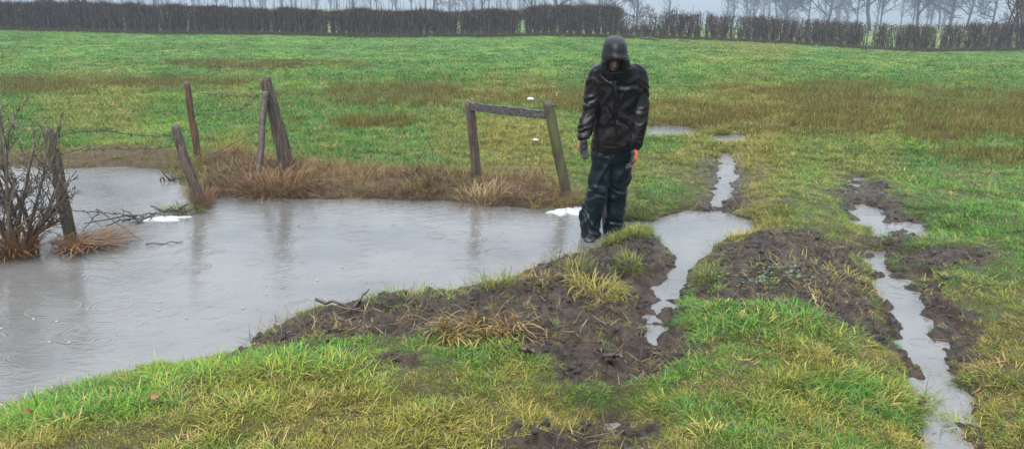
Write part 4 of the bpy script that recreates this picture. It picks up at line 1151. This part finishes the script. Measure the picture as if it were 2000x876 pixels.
# tall whips above the bush
# ------------------------------------------------------------------ tussocks and debris
def tussock(name, c, n, L, spread, th0, th1, w, mat, label, seed, cat='tussock', group=None, az=None, lv=.35, flat=.0, az_sd=.8, sx=1.0, lay=False):
    g = np.random.default_rng(seed)
    rad = spread * np.sqrt(g.random(n)); a = g.random(n) * 6.283
    root = np.stack([rad * np.cos(a) * sx, rad * np.sin(a), np.full(n, -.02)], 1)
    root[:, 2] += height(root[:, 0] + c[0], root[:, 1] + c[1]) - gz(c[0], c[1])
    azz = a + g.normal(0, az_sd, n) if az is None else az + g.normal(0, az_sd, n)
    if lay: root[:, 2] = .03 * g.random(n)
    V, q, t, m = blades(root, azz, L * (1 + lv * (g.random(n) * 2 - 1)), (np.full(n, th0) + g.normal(0, .07, n)) if lay else th0 * (.2 + 1.2 * g.random(n)), th1 * (.3 + 1.1 * g.random(n)), w * (.7 + .6 * g.random(n)), 5, flat)
    me = fast_mesh(name, V, q, t); set_attr(me, 'br', 'FLOAT', np.repeat(g.random(n), m).astype(np.float32))
    return tag(obj(name, me, mat, loc=c), label, cat, group)
def gpt(px, py, z=.08):
    p = on_z(px, py, z)
    for _ in range(3):
        p = on_z(px, py, max(gz(p[0], p[1]), 0))
    return p
M_t_straw = blade_mat('straw_blades', (0.42, 0.29, 0.11), (0.17, 0.105, 0.035))
M_t_yellow = blade_mat('yellow_blades', (0.36, 0.29, 0.075), (0.15, 0.15, 0.03))
M_t_green = blade_mat('green_blades', (0.08, 0.16, 0.025), (0.22, 0.20, 0.045))
M_t_red = blade_mat('red_brown_straw', (0.17, 0.075, 0.034), (0.27, 0.16, 0.075))
M_t_pale = blade_mat('pale_dead_grass', (0.40, 0.31, 0.16), (0.22, 0.14, 0.06))
G = 'grass tussocks in the mud'
tussock('grass_tussock', gpt(935, 650), 220, .22, .17, .55, 1.5, .0075, M_t_straw, 'drooping straw-coloured tussock at the lower edge of the mud bank', 1, group=G, sx=1.5, az=-1.9, az_sd=.8)
tussock('grass_tussock', gpt(1056, 548), 330, .12, .13, .6, 1.7, .005, M_t_yellow, 'small rounded yellow-green tussock at the pond edge of the mud', 2, group=G)
tussock('grass_tussock', gpt(1165, 578), 420, .14, .18, .7, 1.8, .0055, M_t_yellow, 'wide bleached yellow tussock in the middle of the mud', 3, group=G)
tussock('grass_tussock', gpt(1228, 522), 120, .12, .09, .6, .9, .005, M_t_green, 'little green tuft on the bare mud tongue', 4, group=G)
tussock('grass_tussock', gpt(1205, 474), 260, .10, .11, .6, 1.2, .005, M_t_green, 'bright green tuft right in front of the boots', 5, group=G)
tussock('grass_tussock', gpt(1240, 460), 200, .11, .10, .5, .9, .005, M_t_green, 'green tuft beside the boots at the puddle edge', 6, group=G)
tussock('grass_tussock', gpt(968, 560), 160, .12, .13, .6, .9, .005, M_t_green, 'low green tuft leaning over the pond edge', 7, group=G)
tussock('grass_tussock', gpt(1125, 530), 110, .13, .12, .5, .8, .0045, M_t_green, 'thin sparse grass beside the round yellow tussock', 8, group=G)
tussock('grass_tussock', gpt(1385, 545), 110, .13, .08, .6, .9, .005, M_t_green, 'small grey-green tuft on the left slope of the right mud mound', 9, group=G)
tussock('grass_tussock', gpt(1445, 462), 120, .10, .12, .6, 1.0, .005, M_t_yellow, 'yellowish tuft where the mud mound meets the middle puddle', 10, group=G)
tussock('grass_tussock', gpt(1560, 530), 300, .10, .30, 1.1, 1.2, .005, M_t_yellow, 'flattened yellow grass across the top of the right mud mound', 11, group=G, sx=1.3)
tussock('grass_tussock', gpt(1650, 545), 260, .10, .24, 1.1, 1.2, .005, M_t_yellow, 'flattened olive grass at the rut side of the mud mound', 12, group=G)
tussock('grass_tussock', gpt(800, 590), 240, .11, .22, .7, 1.0, .0048, M_t_green, 'low matted green grass along the pond lip of the mud', 13, group=G, sx=1.7)
tussock('grass_tussock', gpt(1870, 550), 220, .10, .22, 1.0, 1.7, .0055, M_t_yellow, 'yellow grass on the mud bank right of the long rut', 14, group=G)
tussock('grass_tussock', gpt(1985, 735), 130, .12, .20, .8, 1.9, .006, M_t_straw, 'brown straw tussock at the right edge of the foreground', 15, group=G)
tussock('dead_grass_tuft', on_z(940, 392, .03), 200, .24, .16, .5, 1.1, .006, M_t_pale, 'pale bleached grass tuft at the foot of the timber frame', 20, sx=1.5)
tussock('dead_grass_tuft', on_z(395, 402, .02), 120, .24, .10, .35, .7, .006, M_t_red, 'frayed brown stalks wrapped round the foot of the leaning stake', 21)
tussock('dead_grass_tuft', on_z(30, 500, 0.0), 420, .34, .14, .35, 1.4, .006, M_t_red, 'rusty dead grass hanging round the foot of the bare bush', 22)
tussock('straw_raft', on_z(150, 474, 0.03), 240, .40, .14, 1.50, .05, .010, M_t_red, 'raft of rusty straw caught round the foot of the mossy post', 23, cat='debris', flat=-.02, sx=1.9, az=.1, az_sd=1.1, lay=True)
tussock('dead_grass_tuft', on_z(540, 372, .05), 420, .34, .24, .75, 1.2, .006, M_t_red, 'mound of reddish dead stalks below the strainer post', 24, sx=1.6)
tussock('grass_tussock', on_z(350, 415, 0.0), 200, .15, .10, .7, 1.0, .006, M_t_green, 'green grass strip on the debris dam behind the white foam', 25, sx=2.2)
# debris dam, sticks, stalks
M_stick = pmat('wet_stick', (0.030, 0.020, 0.014), (0.075, 0.052, 0.036), 20, rough=.5)
def stick(pts, r, label, mat=None, name='stick', cat='stick', seed=0, group='sticks and stalks'):
    P = np.array(pts); c = P[0].copy()
    g = np.random.default_rng(seed); n = 7
    u = np.linspace(0, len(P) - 1, n); Q = np.stack([np.interp(u, np.arange(len(P)), P[:, k]) for k in range(3)], 1)
    Q[1:-1] += g.normal(0, r * .8, (n - 2, 3))
    tag(obj(name, tube_mesh(name, [(Q - c, np.linspace(r, r * .5, n), 6)]), mat or M_stick, loc=c), label, cat, group)
stick([on_y(188, 408, 6.75), on_z(276, 468, .01)], .007, 'long dark stalk slanting into the water right of the mossy post', seed=1)
stick([on_y(196, 412, 6.7), on_z(160, 452, .03)], .006, 'short dark stalk crossing the long slanting one', seed=2)
stick([on_y(170, 415, 6.7), on_z(205, 452, .02)], .004, 'thin stalk leaning right behind the straw raft', seed=3)
stick([on_z(285, 477, .01), on_z(358, 471, .012)], .007, 'straight stick floating flat on the pond', seed=4)
stick([on_z(130, 470, .03), on_z(250, 476, .02)], .006, 'brown reed stem lying along the straw raft', mat=M_t_red, seed=5)
stick([gpt(618, 612) + [0, 0, .10], gpt(720, 618) + [0, 0, .03]], .011, 'broken reddish stick jutting from the pond side of the mud bank', seed=6)
stick([gpt(690, 606) + [0, 0, .02], gpt(722, 592) + [0, 0, .10]], .010, 'short black stick poking up from the mud bank', seed=7)
stick([gpt(1190, 602) + [0, 0, .02], gpt(1258, 652) + [0, 0, .03]], .006, 'pale stalk lying across the mud toward the middle channel', seed=8, mat=None)
stick([gpt(1160, 622) + [0, 0, .02], gpt(1185, 655) + [0, 0, .02]], .005, 'short stalk beside the pale one on the mud', seed=9)
stick([gpt(1040, 606) + [0, 0, .02], gpt(1090, 622) + [0, 0, .03]], .007, 'bent root lying on the dark mud', seed=10)
stick([gpt(1585, 582) + [0, 0, .03], gpt(1600, 607) + [0, 0, .02]], .007, 'pale curved stalk on the mud step of the right mound', seed=11, mat=M_t_pale)
stick([gpt(1690, 605) + [0, 0, .04], on_z(1740, 610, .02)], .008, 'dark stick reaching over the long rut', seed=12)
stick([gpt(1015, 686) + [0, 0, .02], gpt(1045, 698) + [0, 0, .03]], .016, 'short charred-looking stick at the grass edge below the mud', seed=13)
stick([gpt(1185, 705) + [0, 0, .02], gpt(1215, 707) + [0, 0, .03]], .018, 'black lump of wood in the wet mud of the middle channel', seed=14)
stick([on_z(1092, 512, .0), on_y(1098, 470, on_z(1092, 512)[1])], .004, 'thin reed standing at the pond edge near the boots', seed=15)
# debris dam with small branching drift
g = np.random.default_rng(5); L = []
a, b_ = on_z(238, 436, .01), on_z(385, 408, .02)
for k in range(46):
    f = g.random(); q = a * (1 - f) + b_ * f + np.array([g.normal(0, .05), g.normal(0, .05), .01 + .04 * g.random()])
    d = (b_ - a) * g.uniform(.08, .25) * g.choice([-1, 1]) + np.array([g.normal(0, .05), g.normal(0, .1), g.normal(0, .035)])
    e2 = q + d; e2[2] = max(e2[2], .0)
    L.append((np.array([q, (q + e2) / 2 + g.normal(0, .012, 3), e2]) - a, np.array([.006, .005, .003]) * g.uniform(.5, 1.5), 5))
o = tag(obj('debris_dam', tube_mesh('debris_dam', L), M_stick, loc=a), 'line of dark drift twigs and weed lodged against the leaning stake', 'debris', kind='stuff')
L = []; c = on_z(330, 352, .0)
for k in range(7):
    d = np.array([g.normal(0, .13), g.normal(0, .06), abs(g.normal(0, .07))]); q = np.array([g.normal(0, .08), g.normal(0, .05), .0])
    L.append((np.array([q, q + d * .6 + g.normal(0, .01, 3), q + d]), np.array([.010, .008, .005]), 5))
tag(obj('drift_twig', tube_mesh('drift_twig', L), M_stick, loc=c), 'small dark drift twig poking out of the far pond', 'twig', kind='stuff')
# thin upright stalks in the far bank
for k, (bx, by, tx, ty) in enumerate(((732, 318, 728, 262), (820, 312, 838, 268), (848, 312, 835, 262), (1063, 342, 1052, 318), (185, 312, 184, 283), (425, 300, 408, 245), (690, 372, 640, 352))):
    b0 = on_z(bx, by, .05); t0 = on_y(tx, ty, b0[1])
    stick([b0, t0], .005, '%s thin dry stalk from the left standing up in the far bank' % ORD[k], name='dry_stalk', cat='stalk', seed=40 + k, group='dry stalks on the far bank')

# ------------------------------------------------------------------ foam, leaves, clods
m, nt, out = new_mat('foam')
p_ = N(nt, 'BsdfPrincipled', Roughness=.7); p_.inputs['Base Color'].default_value = (.42, .43, .43, 1); p_.inputs['Subsurface Weight'].default_value = 0.0
nt.links.new(bump(nt, noise_n(nt, coords(nt), 60, 5), .6, .01), p_.inputs['Normal']); nt.links.new(p_.outputs[0], out.inputs[0]); M_foam = m
M_bubble = pmat('grey_foam', (.26, .27, .27), rough=.4)
def foam(c, rx, ry, h, label, seed, rot=0.0, name='foam_patch'):
    g = np.random.default_rng(seed); ns, nr = 40, 7; V = [(0, 0, h)]
    for i in range(1, nr + 1):
        f = i / nr
        for j in range(ns):
            a = 2 * math.pi * j / ns
            k = 1 + .45 * (noise2(np.array([math.cos(a) * 2.3 + seed]), np.array([math.sin(a) * 2.3]), seed)[0] - .5) * 2 + .35 * f * (noise2(np.array([math.cos(a) * 9 + seed]), np.array([math.sin(a) * 9]), seed + 2)[0] - .5) * 2
            x_, y_ = f * rx * k * math.cos(a), f * ry * k * math.sin(a)
            z_ = h * (1 - f ** 2.5) * (.6 + .8 * noise2(np.array([x_ * 30]), np.array([y_ * 30]), seed + 1)[0]) - (.012 if i == nr else 0)
            V.append((x_ * math.cos(rot) - y_ * math.sin(rot), x_ * math.sin(rot) + y_ * math.cos(rot), z_))
    F = [(0, 1 + j, 1 + (j + 1) % ns) for j in range(ns)]
    for i in range(nr - 1):
        for j in range(ns): F.append((1 + i * ns + j, 1 + (i + 1) * ns + j, 1 + (i + 1) * ns + (j + 1) % ns, 1 + i * ns + (j + 1) % ns))
    tag(obj(name, mesh_from(name, V, F, True), M_foam, loc=c), label, 'foam', 'white foam on the water')
foam(on_z(318, 428), .22, .085, .022, 'bright white foam patch below the debris dam beside the leaning stake', 3, rot=.38)
foam(on_z(1106, 414), .17, .12, .03, 'white foam against the bank left of the legs', 8, rot=.15)
foam(on_z(1130, 409), .10, .07, .025, 'small white foam behind the left leg', 9)
for k, (px, py) in enumerate(((97, 668), (135, 669), (365, 621), (313, 590), (310, 606), (66, 623), (111, 628), (620, 548), (842, 552), (474, 602), (548, 562), (520, 575), (3, 641), (668, 522))):
    g = np.random.default_rng(k); c = on_z(px, py)
    v, f = ellipsoid((0, 0, .003), (.009 + .004 * g.random(), .007 + .003 * g.random(), .005), 0, 12, 8)
    v = v * (1 + .15 * g.normal(0, 1, (len(v), 1)) * .5)
    tag(obj('foam_bubble', mesh_from('foam_bubble', v, f, True), M_bubble, loc=c), 'tiny white foam bubble drifting on the open pond', 'bubble', 'foam bubbles on the pond')
def lump(px, py, Y, r, label, seed):
    X = on_z(px, py, .12); g = np.random.default_rng(seed)
    v, f = ellipsoid((0, 0, 0), r, 0, 16, 10); v = v * (1 + .10 * (noise3(v * 25 + seed, seed) - .5)[:, None] * 2)
    tag(obj('white_lump', mesh_from('white_lump', v, f, True), M_foam, loc=(X[0], X[1], gz(X[0], X[1]) + r[2] * 1.2 + .04)), label, 'litter')
lump(1036, 201, 0, (.085, .06, .045), 'white rounded lump lying in the rushes above the timber rail', 1)
lump(1046, 273, 0, (.045, .035, .022), 'small white lump in the grass under the timber rail', 2)
g = np.random.default_rng(12); L = []; c = on_z(440, 188, .15); c[2] = gz(c[0], c[1])
for k in range(60):
    q = np.array([g.normal(0, .28), g.normal(0, .18), .02]); d = np.array([g.normal(0, .22), g.normal(0, .15), abs(g.normal(0, .07))])
    L.append((np.array([q, q + d * .5 + [0, 0, .03], q + d]), np.array([.010, .009, .005]), 4))
tag(obj('brushwood_heap', tube_mesh('brushwood_heap', L), M_stick, loc=c), 'low dark heap of brushwood in the meadow left of the strainer post', 'brushwood', kind='stuff')
M_leaf = pmat('brown_leaf', (0.25, 0.11, 0.03), (0.14, 0.06, 0.02), 40, rough=.5)
for k, (px, py, lb) in enumerate(((305, 790, 'curled orange-brown leaf lying in the near grass'), (53, 818, 'dark brown leaf standing on edge at the lower left'), (1652, 602, 'small orange leaf on the edge of the right mud mound'), (640, 852, 'dull brown leaf low in the foreground grass'))):
    g = np.random.default_rng(k); V = []; F = []
    for i in range(7):
        t = i / 6; w = .028 * math.sin(math.pi * min(t * .95 + .04, 1)) + .001
        for s in (-1, 0, 1): V.append(((t * .10 - .05) * .6, s * w * .6, .012 * abs(s) + .012 * math.sin(t * 3)))
    for i in range(6):
        for j in range(2): F.append((i * 3 + j, i * 3 + 3 + j, i * 3 + 4 + j, i * 3 + 1 + j))
    o = obj('fallen_leaf', mesh_from('fallen_leaf', V, F, True), M_leaf, loc=gpt(px, py) + [0, 0, .035]); o.rotation_euler = (.5 + g.normal(0, .4), g.normal(0, .5), g.random() * 6); o.scale = (.8, .8, .8)
    o.modifiers.new('t', 'SOLIDIFY').thickness = .0015
    tag(o, lb, 'leaf')
# broad-leaved weeds on the right mound
g = np.random.default_rng(3); V = []; F = []; c = gpt(1495, 548)
for k in range(150):
    x_, y_ = g.normal(0, .17), g.normal(0, .10); z_ = gz(c[0] + x_, c[1] + y_) - c[2] + .02 + .05 * g.random(); r = .006 + .006 * g.random(); a = g.random() * 6.28; tl = g.normal(0, .4)
    n = len(V)
    for j in range(6):
        b = a + j * math.pi / 3; V.append((x_ + r * math.cos(b) * (1.3 if j in (0, 3) else 1), y_ + r * math.sin(b), z_ + r * tl * math.cos(b - a)))
    F.append(tuple(range(n, n + 6)))
M_weed = pmat('weed_leaf', (0.055, 0.10, 0.035), (0.10, 0.14, 0.065), 60, rough=.45)
tag(obj('weed_patch', mesh_from('weed_patch', V, F), M_weed, loc=c), 'patch of small pale green round-leaved weeds on the right mud mound', 'weeds', kind='stuff')
# clods and straw bits trodden into the mud
M_clod = pmat('mud_clod', (0.013, 0.009, 0.006), (0.045, 0.031, 0.022), 14, rough=.26, rough2=.7, bmp=.6, bscale=50, bdist=.01)
def clod_mesh(seed):
    v, f = ellipsoid((0, 0, 0), (1, .8, .55), 0, 10, 7); d = (noise3(v * 2.2 + seed * 5, seed) - .5)[:, None]
    return mesh_from('clod', v * (1 + .9 * d), f, True)
cl = [clod_mesh(s) for s in range(5)]
for c_ in cl: c_.materials.append(M_clod)
LIB_CLOD = library('clods', cl)
x, y = strip(2.0, 8.5, 420)
h, dw, dm, ds = height(x, y, True)
keep = (dm < .03) & (dw > -.05) & (rng.random(len(x)) < .25 + .9 * sstep(.4, .65, fbm2(x * 4, y * 4, 61, 3)))
x, y, h = x[keep], y[keep], h[keep]
pos, rot = place(x, y, h); rot[:, :2] = rng.normal(0, .4, (len(x), 2))
scatter('mud_clods', pos, rot, .006 + .022 * rng.random(len(x)) ** 2.5, np.full((len(x), 3), .05), LIB_CLOD, 'small wet clods trodden out of the mud', 'clods')
LIB_BITS = library('straw_bits', [tuft_mesh('tuft', 7, .09, .6, .05, 1.5, .12, .0035, 2, 140 + s, M_dead) for s in range(4)])
x, y = strip(2.0, 8.5, 300)
h, dw, dm, ds = height(x, y, True)
keep = (dm < .05) & (dw > 0) & (rng.random(len(x)) < sstep(.42, .6, fbm2(x * 3, y * 3, 63, 2)) * .8 + .06)
x, y, h = x[keep], y[keep], h[keep] + .018
pos, rot = place(x, y, h)
cb = np.where(rng.random((len(x), 1)) < .6, np.array([.10, .066, .035]), np.array([.26, .19, .09])) * (.6 + .6 * rng.random((len(x), 1)))
scatter('trodden_straw', pos, rot, .5 + .8 * rng.random(len(x)), cb, LIB_BITS, 'bits of dead straw trodden into the mud', 'straw')

# ------------------------------------------------------------------ mist
HAZE_DENSITY = 0.0023
def box(x0, x1, y0, y1, z0, z1):
    V = [(a, b, c) for a in (x0, x1) for b in (y0, y1) for c in (z0, z1)]
    return V, [(0, 1, 3, 2), (4, 6, 7, 5), (0, 4, 5, 1), (2, 3, 7, 6), (0, 2, 6, 4), (1, 5, 7, 3)]
m, nt, out = new_mat('mist_volume')
pv = nt.nodes.new('ShaderNodeVolumePrincipled'); pv.inputs['Density'].default_value = HAZE_DENSITY; pv.inputs['Color'].default_value = (.46, .55, .64, 1)
pv.inputs['Anisotropy'].default_value = 0.0
nt.links.new(pv.outputs[0], out.inputs['Volume'])
V, F = box(-345, 345, -45, 355, -3.0, 46.0)
tag(obj('haze', mesh_from('haze', V, F), m), 'thin cold mist hanging over the meadow and thickening toward the trees', 'mist', kind='stuff')
